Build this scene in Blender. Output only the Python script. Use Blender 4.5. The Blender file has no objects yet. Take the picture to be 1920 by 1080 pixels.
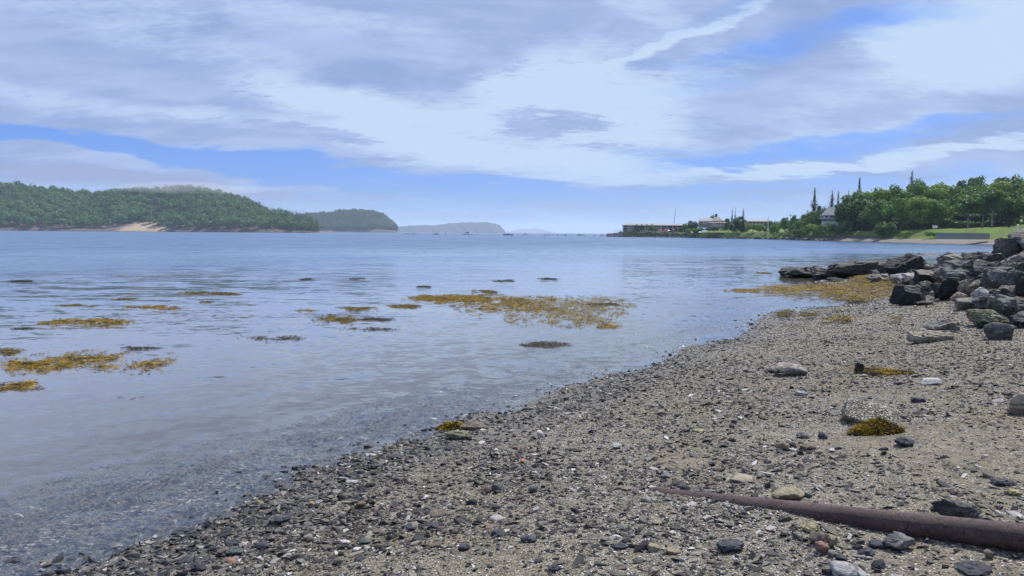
import bpy, bmesh, math, random
import numpy as np
from mathutils import Vector, Matrix, Euler

# ------------------------------------------------------------------ camera, sky, sun, exposure
scene = bpy.context.scene
COL = scene.collection
PI = math.pi
random.seed(7)
rng = np.random.default_rng(11)
FPX = 1387.0                       # focal length in pixels of the 1920-wide photograph
CAM_Z = 1.9
PITCH = math.radians(4.267)
ROLL = math.radians(0.388)
cam_d = bpy.data.cameras.new('camera')
cam_d.sensor_width = 36.0
cam_d.lens = 26.0
cam_d.clip_start = 0.05
cam_d.clip_end = 30000
cam = bpy.data.objects.new('camera', cam_d)
COL.objects.link(cam)
CAMR = Matrix.Rotation(PI / 2 - PITCH, 3, 'X') @ Matrix.Rotation(ROLL, 3, 'Z')
cam.matrix_world = Matrix.Translation((0, 0, CAM_Z)) @ CAMR.to_4x4()
scene.camera = cam

SUN_EL = math.radians(56)
SUN_AZ = math.radians(46)          # clockwise from the view direction (+Y)
SUN_DIR = Vector((math.sin(SUN_AZ) * math.cos(SUN_EL), math.cos(SUN_AZ) * math.cos(SUN_EL), math.sin(SUN_EL)))
sun_d = bpy.data.lights.new('sun', 'SUN')
sun_d.energy = 4.8
sun_d.angle = math.radians(1.5)
sun_d.color = (1.0, 0.95, 0.88)
sun = bpy.data.objects.new('sun', sun_d)
COL.objects.link(sun)
sun.rotation_euler = SUN_DIR.to_track_quat('Z', 'Y').to_euler()

scene.view_settings.view_transform = 'Standard'
scene.view_settings.look = 'None'
scene.view_settings.exposure = 0.12
scene.view_settings.gamma = 1.0
scene.view_settings.use_curve_mapping = False
scene.cycles.use_denoising = True
scene.cycles.max_bounces = 7
scene.cycles.transparent_max_bounces = 12
scene.cycles.volume_bounces = 1
scene.cycles.sample_clamp_indirect = 6


def ray(px, py):
    d = CAMR @ Vector(((px - 960) / FPX, -(py - 540) / FPX, -1.0))
    return d


def hor(px):
    return 430.0 + 0.00677 * px


def at_z(px, py, z=0.0):
    d = ray(px, py)
    t = (z - CAM_Z) / d.z
    return Vector((d.x * t, d.y * t, z))


def at_y(px, py, y):
    d = ray(px, py)
    t = y / d.y
    return Vector((d.x * t, y, CAM_Z + d.z * t))


def zpix(px, py, y):
    return at_y(px, py, y).z


class NT:
    """small helper to wire node trees"""
    def __init__(self, tree):
        self.t = tree
        tree.nodes.clear()

    def n(self, typ, **kw):
        nd = self.t.nodes.new(typ)
        ins = kw.pop('ins', {})
        for k, v in kw.items():
            setattr(nd, k, v)
        for k, v in ins.items():
            self.set(nd, k, v)
        return nd

    def set(self, nd, k, v):
        s = nd.inputs[k]
        if isinstance(v, bpy.types.NodeSocket):
            self.t.links.new(v, s)
        elif isinstance(v, bpy.types.Node):
            self.t.links.new(v.outputs[0], s)
        else:
            if s.type == 'RGBA' and not isinstance(v, (int, float)) and len(v) == 3:
                v = (*v, 1)
            s.default_value = v

    def math(self, op, a, b=0.0, c=0.0, clamp=False):
        nd = self.n('ShaderNodeMath', operation=op, use_clamp=clamp)
        self.set(nd, 0, a)
        self.set(nd, 1, b)
        if op in ('MULTIPLY_ADD',):
            self.set(nd, 2, c)
        return nd.outputs[0]

    def vmath(self, op, a, b=None):
        nd = self.n('ShaderNodeVectorMath', operation=op)
        self.set(nd, 0, a)
        if b is not None:
            if op == 'SCALE':
                self.set(nd, 3, b)
            else:
                self.set(nd, 1, b)
        return nd.outputs['Value'] if op == 'LENGTH' else nd.outputs[0]

    def rng(self, v, a, b, c=0.0, d=1.0, smooth=True):
        nd = self.n('ShaderNodeMapRange', interpolation_type='SMOOTHSTEP' if smooth else 'LINEAR')
        self.set(nd, 0, v)
        for i, x in enumerate((a, b, c, d)):
            self.set(nd, i + 1, x)
        return nd.outputs[0]

    def mix(self, f, a, b, typ='MIX'):
        nd = self.n('ShaderNodeMix', data_type='RGBA', blend_type=typ)
        self.set(nd, 0, f)
        self.set(nd, 6, a)
        self.set(nd, 7, b)
        return nd.outputs[2]

    def noise(self, vec, scale, detail=4, rough=0.5, dist=0.0, out=0):
        nd = self.n('ShaderNodeTexNoise', ins={'Vector': vec, 'Scale': scale, 'Detail': detail, 'Roughness': rough, 'Distortion': dist})
        return nd.outputs[out]

    def mapping(self, vec, loc=(0, 0, 0), rot=(0, 0, 0), scale=(1, 1, 1), typ='POINT'):
        return self.n('ShaderNodeMapping', vector_type=typ, ins={'Vector': vec, 'Location': loc, 'Rotation': rot, 'Scale': scale}).outputs[0]

    def ramp(self, f, stops, interp='LINEAR'):
        nd = self.n('ShaderNodeValToRGB')
        nd.color_ramp.interpolation = interp
        e = nd.color_ramp.elements
        while len(e) < len(stops):
            e.new(0.5)
        for i, (p, c) in enumerate(stops):
            e[i].position = p
            e[i].color = (*c, 1)
        self.set(nd, 0, f)
        return nd.outputs[0]


def lin(r, g, b):
    f = lambda c: ((c / 255 + 0.055) / 1.055) ** 2.4 if c > 10 else c / 255 / 12.92
    return (f(r), f(g), f(b))


def build_world():
    w = bpy.data.worlds.new('World')
    scene.world = w
    w.use_nodes = True
    T = NT(w.node_tree)
    sky = T.n('ShaderNodeTexSky', sky_type='NISHITA', sun_disc=False, sun_elevation=SUN_EL, sun_rotation=SUN_AZ,
              air_density=1.0, dust_density=0.6, ozone_density=2.0)
    tc = T.n('ShaderNodeTexCoord').outputs['Generated']
    sep = T.n('ShaderNodeSeparateXYZ', ins={0: tc})
    X, Y, Z = sep.outputs
    az = T.math('ARCTAN2', X, Y)
    el = T.math('ARCSINE', Z)
    base = T.n('ShaderNodeCombineXYZ', ins={0: T.math('MULTIPLY', az, 1387.0), 1: T.math('MULTIPLY', el, 1387.0)}).outputs[0]
    # the cloud deck seen in perspective: a plane overhead
    zz = T.math('ADD', T.math('MAXIMUM', Z, 0.0), 0.20)
    plane = T.n('ShaderNodeCombineXYZ', ins={0: T.math('DIVIDE', X, zz), 1: T.math('DIVIDE', Y, zz)}).outputs[0]
    streak = T.mapping(plane, rot=(0, 0, 0.5), scale=(0.6, 1.3, 1))
    nA = T.noise(streak, 2.0, 7, 0.58, 0.6)
    nB = T.noise(T.mapping(plane, loc=(3, 8, 0), rot=(0, 0, -0.3), scale=(0.8, 1.35, 1)), 4.6, 7, 0.62, 0.3)
    nC = T.noise(T.mapping(plane, loc=(9, 1, 0), rot=(0, 0, 0.25), scale=(0.8, 1.7, 1)), 17.0, 6, 0.66, 0.6)
    wcol = T.noise(T.mapping(plane, scale=(0.8, 1.2, 1)), 2.6, 6, 0.6, 0.0, out=1)
    warp = T.vmath('MULTIPLY', T.vmath('SUBTRACT', wcol, (0.5, 0.5, 0.5)), (190, 85, 0))
    pos = T.vmath('ADD', base, warp)

    def ang(px, py):
        d = ray(px, py).normalized()
        return math.atan2(d.x, d.y) * 1387, math.asin(d.z) * 1387

    def blob(px, py, rx, ry, deg=0, soft=0.35):
        u, v = ang(px, py)
        m = T.mapping(pos, loc=(u, v, 0), rot=(0, 0, math.radians(-deg)), scale=(rx, ry, 1), typ='TEXTURE')
        return T.rng(T.vmath('LENGTH', m), 1.25, soft)

    def total(items):
        s = None
        for it in items:
            wgt = it[0]
            b = T.math('MULTIPLY', blob(*it[1:]), wgt)
            s = b if s is None else T.math('ADD', s, b)
        return s
    # bright cloud; degrees positive = sloping down to the right
    bright = total([
        (0.95, 700, 215, 260, 52, 6), (1.0, 1080, 215, 270, 85, 8), (0.9, 1000, 305, 420, 34, 6), (0.6, 1060, 130, 190, 60, -10),
        (0.75, 1300, 60, 220, 11, -21), (0.5, 1200, 20, 140, 38, 20), (1.0, 1860, 60, 190, 85, 0), (0.5, 1700, 60, 130, 45, 0),
        (0.9, 1480, 322, 170, 11, -1), (0.95, 1730, 288, 260, 15, -8), (0.5, 1600, 250, 260, 20, -8), (0.45, 250, 50, 420, 62, 14),
        (0.45, 620, 40, 380, 36, 3), (0.45, 140, 192, 300, 24, 4), (0.35, 480, 235, 220, 22, 8), (0.6, 690, 332, 120, 9, 0),
        (0.5, 1320, 130, 160, 50, -20), (0.45, 1850, 335, 260, 20, -4), (0.4, 1640, 170, 330, 44, -8)])
    dark = total([
        (0.75, 1030, 234, 165, 30, 4), (0.6, 1120, 278, 95, 12, 0), (0.75, 610, 258, 150, 12, 5), (0.55, 1210, 130, 60, 20, 0),
        (0.4, 880, 130, 260, 60, 5), (0.45, 1390, 180, 130, 55, -15), (0.3, 330, 160, 420, 50, 8)])
    gap = total([
        (1.0, 330, 288, 360, 22, 7), (0.8, 20, 243, 130, 18, 8), (1.0, 640, 322, 320, 30, 4), (0.8, 930, 345, 170, 14, 2),
        (0.40, 1500, 66, 240, 40, -4), (0.4, 1700, 20, 150, 22, 0), (0.35, 1215, 128, 90, 22, 0), (0.75, 1660, 255, 330, 20, -7), (0.55, 1480, 300, 280, 14, -4),
        (0.8, 1560, 348, 330, 24, -3), (0.35, 1340, 30, 130, 18, -20), (0.7, 1150, 368, 330, 24, 0), (0.5, 750, 375, 400, 24, 0), (0.45, 1250, 300, 260, 26, 0), (0.4, 1400, 110, 180, 40, -15)])
    # masks
    bn = T.math('ADD', bright, T.math('MULTIPLY', T.math('SUBTRACT', nB, 0.5), 0.85))
    edge = T.rng(bright, 0.05, 0.5, 0.38, 1.0)
    bn = T.math('ADD', bn, T.math('MULTIPLY', T.math('SUBTRACT', nC, 0.5), edge))
    bn = T.math('SUBTRACT', bn, T.math('MULTIPLY', T.rng(T.math('ADD', dark, T.math('ADD', T.math('MULTIPLY', T.math('SUBTRACT', nC, 0.5), 2.2), T.math('MULTIPLY', T.math('SUBTRACT', nB, 0.5), 1.5))), 0.25, 0.85), 0.8))
    bmask = T.rng(bn, 0.12, 0.98)
    gn = T.math('ADD', gap, T.math('MULTIPLY', T.math('SUBTRACT', nA, 0.5), 1.7))
    gmask = T.rng(gn, 0.10, 1.05)
    fine = T.math('ADD', T.math('MULTIPLY', nA, 0.75), T.math('MULTIPLY', nB, 0.25))
    grey = T.mix(T.rng(fine, 0.35, 0.65), lin(143, 166, 214), lin(176, 196, 235))
    cloud = T.mix(bmask, grey, lin(194, 217, 244))
    skyc = T.vmath('SCALE', T.mix(1.0, sky, (0.92, 1.05, 1.45), 'MULTIPLY'), 0.118)
    # the clear part of the sky keeps the sky texture's own colour, thin veil over it near the horizon
    blue = T.mix(0.7, skyc, lin(48, 124, 228))
    c = T.mix(T.math('MULTIPLY', gmask, 0.93), cloud, blue)
    c = T.mix(T.math('MULTIPLY', T.rng(Z, 0.10, 0.0), 0.62), c, lin(140, 180, 226))
    # long low bank of stratus to the left
    st = T.math('MULTIPLY', total([(1.0, 60, 325, 330, 20, 5), (0.8, 380, 352, 200, 16, 7), (0.5, 860, 413, 110, 5, 0)]), T.rng(nB, 0.2, 0.6, 0.7, 1.0))
    c = T.mix(T.math('MINIMUM', T.math('MULTIPLY', st, 0.85), 0.9), c, lin(152, 164, 204))
    out = T.vmath('SCALE', c, 9.4)
    bg = T.n('ShaderNodeBackground', ins={'Color': out, 'Strength': 0.1})
    T.n('ShaderNodeOutputWorld', ins={0: bg})
    w.cycles.sampling_method = 'MANUAL'
    w.cycles.sample_map_resolution = 512


build_world()

# ------------------------------------------------------------------ helpers


def hash3(ix, iy, iz, seed):
    h = (ix.astype(np.int64) * 374761393 + iy.astype(np.int64) * 668265263 + iz.astype(np.int64) * 2147483647 + seed * 974711) & 0xffffffff
    h = ((h ^ (h >> 13)) * 1274126177) & 0xffffffff
    h = h ^ (h >> 16)
    return (h & 0xffffff) / float(0xffffff)


def vnoise(P, seed=0):
    P = np.asarray(P, float)
    i = np.floor(P).astype(np.int64)
    f = P - i
    f = f * f * (3 - 2 * f)
    r = 0
    for dx in (0, 1):
        for dy in (0, 1):
            for dz in (0, 1):
                w = (f[:, 0] if dx else 1 - f[:, 0]) * (f[:, 1] if dy else 1 - f[:, 1]) * (f[:, 2] if dz else 1 - f[:, 2])
                r = r + w * hash3(i[:, 0] + dx, i[:, 1] + dy, i[:, 2] + dz, seed)
    return r * 2 - 1


def fbm(P, octv=4, seed=0, gain=0.5):
    P = np.asarray(P, float)
    a, s, r = 1.0, 0.0, 0
    for k in range(octv):
        r = r + a * vnoise(P * (2 ** k) + 17.3 * k, seed + k)
        s += a
        a *= gain
    return r / s


def n2(x, y, sc, octv=3, seed=0):
    x = np.asarray(x, float).ravel()
    y = np.asarray(y, float).ravel()
    return fbm(np.stack([x * sc, y * sc, np.zeros_like(x) + 0.37], 1), octv, seed)


def sstep(a, b, x):
    t = np.clip((x - a) / (b - a), 0, 1)
    return t * t * (3 - 2 * t)


def mk(name, V, F, mat, parent=None, smooth=False, attrs=None, mats=None, midx=None):
    """one mesh object from numpy arrays; F is (n,k) or a list of arrays"""
    me = bpy.data.meshes.new(name)
    V = np.asarray(V, np.float32)
    FL = F if isinstance(F, list) else [F]
    FL = [np.asarray(f, np.int32) for f in FL if len(f)]
    nl = sum(f.size for f in FL)
    nf = sum(len(f) for f in FL)
    me.vertices.add(len(V))
    me.vertices.foreach_set('co', V.ravel())
    me.loops.add(nl)
    me.loops.foreach_set('vertex_index', np.concatenate([f.ravel() for f in FL]))
    me.polygons.add(nf)
    tot = np.concatenate([np.full(len(f), f.shape[1], np.int32) for f in FL])
    st = np.concatenate([[0], np.cumsum(tot)[:-1]]).astype(np.int32)
    me.polygons.foreach_set('loop_start', st)
    me.polygons.foreach_set('use_smooth', np.full(nf, smooth, bool))
    if midx is not None:
        me.polygons.foreach_set('material_index', np.asarray(midx, np.int32))
    for k, a in (attrs or {}).items():
        at = me.attributes.new(k, 'FLOAT', 'POINT')
        at.data.foreach_set('value', np.asarray(a, np.float32))
    me.update(calc_edges=True)
    me.validate()
    for m in (mats or [mat]):
        me.materials.append(m)
    o = bpy.data.objects.new(name, me)
    COL.objects.link(o)
    if parent is not None:
        o.parent = parent
    return o


def tag(o, label=None, cat=None, group=None, kind=None):
    if label:
        o['label'] = label
    if cat:
        o['category'] = cat
    if group:
        o['group'] = group
    if kind:
        o['kind'] = kind
    return o


def empty(name, loc, label, cat, group=None, rz=0.0):
    o = bpy.data.objects.new(name, None)
    COL.objects.link(o)
    o.location = loc
    o.rotation_euler = (0, 0, rz)
    o.empty_display_size = 0.3
    return tag(o, label, cat, group)


class MB:
    """collects boxes, prisms and tubes into one mesh"""
    def __init__(self):
        self.v, self.f = [], []

    def add(self, vs, fs):
        b = len(self.v)
        self.v += [tuple(p) for p in vs]
        self.f += [tuple(i + b for i in f) for f in fs]
        return self

    def box(self, x0, x1, y0, y1, z0, z1):
        return self.add([(x0, y0, z0), (x1, y0, z0), (x1, y1, z0), (x0, y1, z0), (x0, y0, z1), (x1, y0, z1), (x1, y1, z1), (x0, y1, z1)],
                        [(0, 3, 2, 1), (4, 5, 6, 7), (0, 1, 5, 4), (1, 2, 6, 5), (2, 3, 7, 6), (3, 0, 4, 7)])

    def gable(self, x0, x1, y0, y1, z0, z1, axis='x', hip=0.0, th=0.0):
        if axis == 'x':
            ym = (y0 + y1) / 2
            r = [(x0 + hip, ym, z1), (x1 - hip, ym, z1)]
            vs = [(x0, y0, z0), (x1, y0, z0), (x1, y1, z0), (x0, y1, z0)] + r
            fs = [(0, 1, 5, 4), (2, 3, 4, 5), (0, 4, 3), (1, 2, 5), (0, 3, 2, 1)]
        else:
            xm = (x0 + x1) / 2
            r = [(xm, y0 + hip, z1), (xm, y1 - hip, z1)]
            vs = [(x0, y0, z0), (x1, y0, z0), (x1, y1, z0), (x0, y1, z0)] + r
            fs = [(0, 1, 4), (1, 2, 5, 4), (2, 3, 5), (3, 0, 4, 5), (0, 3, 2, 1)]
        return self.add(vs, fs)

    def tube(self, pts, rad, n=8, cap=True):
        pts = [Vector(p) for p in pts]
        rad = rad if isinstance(rad, (list, tuple)) else [rad] * len(pts)
        b = len(self.v)
        for i, p in enumerate(pts):
            d = (pts[min(i + 1, len(pts) - 1)] - pts[max(i - 1, 0)]).normalized()
            u = d.cross(Vector((0, 0, 1)) if abs(d.z) < 0.9 else Vector((1, 0, 0))).normalized()
            w = d.cross(u)
            for k in range(n):
                a = 2 * PI * k / n
                self.v.append(tuple(p + (u * math.cos(a) + w * math.sin(a)) * rad[i]))
        for i in range(len(pts) - 1):
            for k in range(n):
                a, c = b + i * n + k, b + i * n + (k + 1) % n
                self.f.append((a, c, c + n, a + n))
        if cap:
            self.f.append(tuple(b + k for k in range(n))[::-1])
            self.f.append(tuple(b + (len(pts) - 1) * n + k for k in range(n)))
        return self

    def build(self, name, mat, parent=None, smooth=False, bevel=0.0):
        me = bpy.data.meshes.new(name)
        me.from_pydata(self.v, [], self.f)
        if bevel:
            bm = bmesh.new()
            bm.from_mesh(me)
            bmesh.ops.bevel(bm, geom=list(bm.edges), offset=bevel, segments=1, affect='EDGES')
            bm.to_mesh(me)
            bm.free()
        me.update()
        if smooth:
            me.polygons.foreach_set('use_smooth', [True] * len(me.polygons))
        me.materials.append(mat)
        o = bpy.data.objects.new(name, me)
        COL.objects.link(o)
        if parent is not None:
            o.parent = parent
        return o


def copy_tree(o, parent=None):
    c = o.copy()
    COL.objects.link(c)
    if parent is not None:
        c.parent = parent
        c.matrix_parent_inverse = o.matrix_parent_inverse.copy()
    for ch in list(o.children):
        copy_tree(ch, c)
    return c


def mat_new(name):
    m = bpy.data.materials.new(name)
    m.use_nodes = True
    return m, NT(m.node_tree)


def finish(T, color, rough=0.8, bump=None, bstr=0.3, bdist=0.02, spec=0.3, metal=0.0):
    b = T.n('ShaderNodeBsdfPrincipled', ins={'Base Color': color, 'Roughness': rough, 'Specular IOR Level': spec, 'Metallic': metal})
    if bump is not None:
        bp = T.n('ShaderNodeBump', ins={'Height': bump, 'Strength': bstr, 'Distance': bdist})
        T.set(b, 'Normal', bp.outputs[0])
    T.n('ShaderNodeOutputMaterial', ins={0: b})
    return b


def plain(name, c, rough=0.7, var=0.25, scale=3.0, spec=0.3, metal=0.0, bump=0.2):
    m, T = mat_new(name)
    tc = T.n('ShaderNodeTexCoord').outputs['Object']
    nz = T.noise(tc, scale, 6, 0.6)
    col = T.mix(nz, tuple(x * (1 - var) for x in c), tuple(min(1, x * (1 + var)) for x in c))
    finish(T, col, rough, nz, bump, 0.02, spec, metal)
    return m


def rock_mat(name, dark, light, pale=None, pale_amt=0.0, scale=1.0, rough=0.82, tint=None):
    """banded slate / granite; the pale part is lichen, salt and dust in scattered blotches"""
    m, T = mat_new(name)
    tc = T.n('ShaderNodeTexCoord').outputs['Object']
    oi = T.n('ShaderNodeObjectInfo')
    off = T.vmath('ADD', tc, T.vmath('SCALE', T.n('ShaderNodeCombineXYZ', ins={0: oi.outputs['Random'], 1: oi.outputs['Random'], 2: oi.outputs['Random']}), 37.0))
    big = T.noise(off, 1.6 * scale, 5, 0.6, 0.3)
    med = T.noise(off, 7 * scale, 6, 0.65)
    band = T.noise(T.mapping(off, rot=(0.5, 0.35, 0.2), scale=(1.2, 1.2, 14)), 1.3 * scale, 5, 0.65, 0.4)
    v = T.math('ADD', T.math('MULTIPLY', big, 0.4), T.math('ADD', T.math('MULTIPLY', med, 0.3), T.math('MULTIPLY', band, 0.3)))
    col = T.mix(T.rng(v, 0.36, 0.66), dark, light)
    if tint is not None:
        col = T.mix(T.rng(big, 0.5, 0.68), col, tint)
    crack = T.n('ShaderNodeTexVoronoi', feature='DISTANCE_TO_EDGE', ins={'Vector': T.mapping(T.vmath('ADD', off, T.vmath('SCALE', T.noise(off, 3 * scale, 4, 0.6, 0, out=1), 0.25)), rot=(0.4, 0.5, 0.1), scale=(1, 1, 2.6)), 'Scale': 1.7 * scale}).outputs[0]
    ck = T.rng(crack, 0.0, 0.035)
    col = T.mix(T.math('MULTIPLY', T.math('SUBTRACT', 1.0, ck), 0.5), col, (0.015, 0.015, 0.017))
    if pale is not None:
        pn = T.noise(off, 11 * scale, 5, 0.7, 0.2)
        pb = T.noise(off, 2.3 * scale, 3, 0.5)
        pm = T.math('MULTIPLY', T.rng(pn, 0.5, 0.62), T.rng(pb, 0.62 - pale_amt, 0.75 - pale_amt))
        col = T.mix(T.math('MULTIPLY', pm, 0.8), col, pale)
    hgt = T.math('ADD', T.math('MULTIPLY', band, 0.7), T.math('ADD', T.math('MULTIPLY', med, 0.7), T.math('MULTIPLY', ck, 0.35)))
    finish(T, col, rough, hgt, 0.75, 0.06 / scale, 0.35)
    return m


M = {}
M['slate'] = rock_mat('dark_slate', (0.018, 0.018, 0.019), (0.135, 0.126, 0.112), (0.42, 0.40, 0.35), 0.12, scale=2.0)
M['slate_blue'] = rock_mat('blue_grey_slate', (0.028, 0.029, 0.030), (0.19, 0.182, 0.168), (0.45, 0.45, 0.44), 0.10, scale=2.0)
M['slate_black'] = rock_mat('weedy_shaded_slate', (0.008, 0.009, 0.009), (0.034, 0.036, 0.036), (0.30, 0.30, 0.29), 0.0, scale=2.0)  # wet and weedy; the backlit shade of the fronts is in this black too
M['ledge'] = rock_mat('brown_grey_ledge', (0.028, 0.028, 0.030), (0.14, 0.132, 0.125), (0.30, 0.29, 0.27), 0.06, tint=(0.12, 0.11, 0.07), scale=2.0)
M['grey'] = rock_mat('grey_stone', (0.07, 0.067, 0.060), (0.28, 0.262, 0.23), (0.5, 0.49, 0.46), 0.12, scale=2.0)
M['light'] = rock_mat('pale_grey_stone', (0.20, 0.20, 0.195), (0.42, 0.41, 0.39), (0.6, 0.59, 0.56), 0.15)
M['tan'] = rock_mat('tan_stone', (0.16, 0.135, 0.095), (0.40, 0.35, 0.26), (0.55, 0.52, 0.45), 0.1)
M['pink'] = rock_mat('pinkish_stone', (0.20, 0.14, 0.12), (0.40, 0.31, 0.27), (0.5, 0.45, 0.42), 0.08)
M['olive'] = rock_mat('olive_stone', (0.06, 0.062, 0.035), (0.20, 0.20, 0.13), None)
# small stones: same rocks with the pattern at their own size
M['s_slate'] = rock_mat('small_slate', (0.022, 0.023, 0.03), (0.085, 0.088, 0.105), (0.3, 0.3, 0.3), 0.03, scale=9)
M['s_grey'] = rock_mat('small_grey_stone', (0.09, 0.09, 0.088), (0.21, 0.21, 0.20), (0.42, 0.42, 0.40), 0.08, scale=9)
M['s_green'] = rock_mat('small_green_stone', (0.05, 0.065, 0.058), (0.13, 0.155, 0.14), None, scale=9)
M['s_tan'] = rock_mat('small_tan_stone', (0.15, 0.125, 0.08), (0.34, 0.29, 0.19), (0.5, 0.47, 0.4), 0.08, scale=9)
M['s_brown'] = rock_mat('small_brown_stone', (0.09, 0.07, 0.055), (0.20, 0.16, 0.12), (0.3, 0.28, 0.25), 0.03, scale=9)
M['s_orange'] = rock_mat('small_orange_stone', (0.30, 0.11, 0.05), (0.5, 0.22, 0.11), None, scale=9)
M['s_pink'] = rock_mat('small_red_stone', (0.17, 0.09, 0.07), (0.30, 0.17, 0.13), None, scale=9)
M['s_white'] = rock_mat('small_white_stone', (0.33, 0.32, 0.29), (0.56, 0.55, 0.51), None, scale=9)
M['s_yellow'] = rock_mat('small_yellow_stone', (0.26, 0.22, 0.11), (0.46, 0.40, 0.24), None, scale=9)



def shelly_mat():
    m, T = mat_new('shell_crust')
    tc = T.n('ShaderNodeTexCoord').outputs['Object']
    v = T.n('ShaderNodeTexVoronoi', ins={'Vector': tc, 'Scale': 85.0})
    sp = T.n('ShaderNodeSeparateXYZ', ins={0: v.outputs['Color']}).outputs
    a = T.noise(tc, 8, 5, 0.6)
    col = T.ramp(sp[0], [(0, (0.07, 0.062, 0.048)), (0.35, (0.17, 0.15, 0.115)), (0.65, (0.30, 0.27, 0.21)), (1, (0.66, 0.63, 0.56))])
    col = T.mix(T.rng(a, 0.5, 0.66), col, (0.13, 0.115, 0.085))
    finish(T, col, 0.85, v.outputs['Distance'], 0.9, 0.02, 0.3)
    return m


M['shelly'] = shelly_mat()

# ------------------------------------------------------------------ near terrain
SHORE = np.array([(-40, -60), (-16, -24), (-6.5, -4), (-4.4, 0.6), (-2.6, 3.95), (-1.95, 5.05), (-1.34, 5.85), (-0.55, 6.95), (0.23, 7.95), (1.05, 9.2), (1.85, 10.5),
                  (4.5, 14.4), (7.0, 18.4), (9.6, 20.6), (10.6, 22.2), (10.9, 24.5), (12.6, 27.0), (12.6, 30.5), (14.5, 34), (22, 40), (40, 43), (62, 30), (75, 0), (80, -60)], float)


def shore_dist(x, y):
    """signed distance to the waterline, positive on land"""
    x = np.asarray(x, float).ravel()
    y = np.asarray(y, float).ravel()
    best = np.full(x.shape, 1e9)
    for a, b in zip(SHORE[:-1], SHORE[1:]):
        d = b - a
        t = np.clip(((x - a[0]) * d[0] + (y - a[1]) * d[1]) / (d @ d), 0, 1)
        q = (x - a[0] - t * d[0]) ** 2 + (y - a[1] - t * d[1]) ** 2
        best = np.minimum(best, q)
    dist = np.sqrt(best)
    inside = np.zeros(x.shape, bool)
    n = len(SHORE)
    j = n - 1
    for i in range(n):
        xi, yi = SHORE[i]
        xj, yj = SHORE[j]
        c = ((yi > y) != (yj > y))
        with np.errstate(divide='ignore', invalid='ignore'):
            xx = (xj - xi) * (y - yi) / (yj - yi + 1e-12) + xi
        inside ^= c & (x < xx)
        j = i
    return np.where(inside, dist, -dist)


def ground(x, y, fine=True):
    x = np.asarray(x, float).ravel()
    y = np.asarray(y, float).ravel()
    s = shore_dist(x, y)
    s = s + n2(x, y, 0.9, 2, 5) * 0.10 * np.clip(np.abs(s) / 0.5, 0.3, 1)
    up = 0.105 * np.minimum(s, 6) + 0.05 * np.clip(s - 6, 0, 8) + 0.01 * np.clip(s - 14, 0, 60)
    dn = np.where(s > -1.6, 0.036 * s, -0.0576 + 0.085 * (s + 1.6))
    dn = np.where(dn < -1.2, -1.2 + (dn + 1.2) * 0.3, dn)
    h = np.where(s > 0, up, np.maximum(dn, -6))
    # low point of rubble and ledge at the right
    crest = np.interp(y, [8, 12, 16, 20, 23.5, 26, 29, 32, 36], [0.9, 1.3, 1.62, 1.74, 1.38, 0.85, 0.35, 0.12, 0.0])
    edge = np.interp(y, [8, 12.5, 16, 20, 25, 31], [7.8, 8.9, 10.0, 10.3, 11.6, 12.5])
    k = sstep(0, 4.6, x - edge)
    h = np.where(s > -0.5, np.maximum(h, h + k * (crest - np.minimum(h, crest))), h)
    land = np.clip(s + 1.0, 0, 1)
    h = h + n2(x, y, 0.45, 3, 21) * 0.045 * land
    if fine:
        h = h + n2(x, y, 3.2, 3, 31) * 0.014 + n2(x, y, 16, 3, 41) * 0.0055
    return h


def gz(x, y):
    return float(ground([x], [y])[0])


def hit(px, py, dmax=70):
    """where the view through this pixel meets the near terrain"""
    d = ray(px, py)
    t = np.exp(np.linspace(math.log(1.2), math.log(dmax), 1500)) / d.y
    x, y, z = d.x * t, d.y * t, CAM_Z + d.z * t
    g = ground(x, y, False)
    i = int(np.argmax(z < g)) if (z < g).any() else len(t) - 1
    return Vector((x[i], y[i], g[i]))


def polar(cx, cy, r0, r1, nr, a0, a1, na):
    r = np.exp(np.linspace(math.log(r0), math.log(r1), nr))
    a = np.linspace(math.radians(a0), math.radians(a1), na)
    R, A = np.meshgrid(r, a, indexing='ij')
    x, y = cx + R * np.sin(A), cy + R * np.cos(A)
    i = np.arange(nr * na).reshape(nr, na)
    F = np.stack([i[:-1, :-1].ravel(), i[:-1, 1:].ravel(), i[1:, 1:].ravel(), i[1:, :-1].ravel()], 1)
    return x.ravel(), y.ravel(), F


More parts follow.
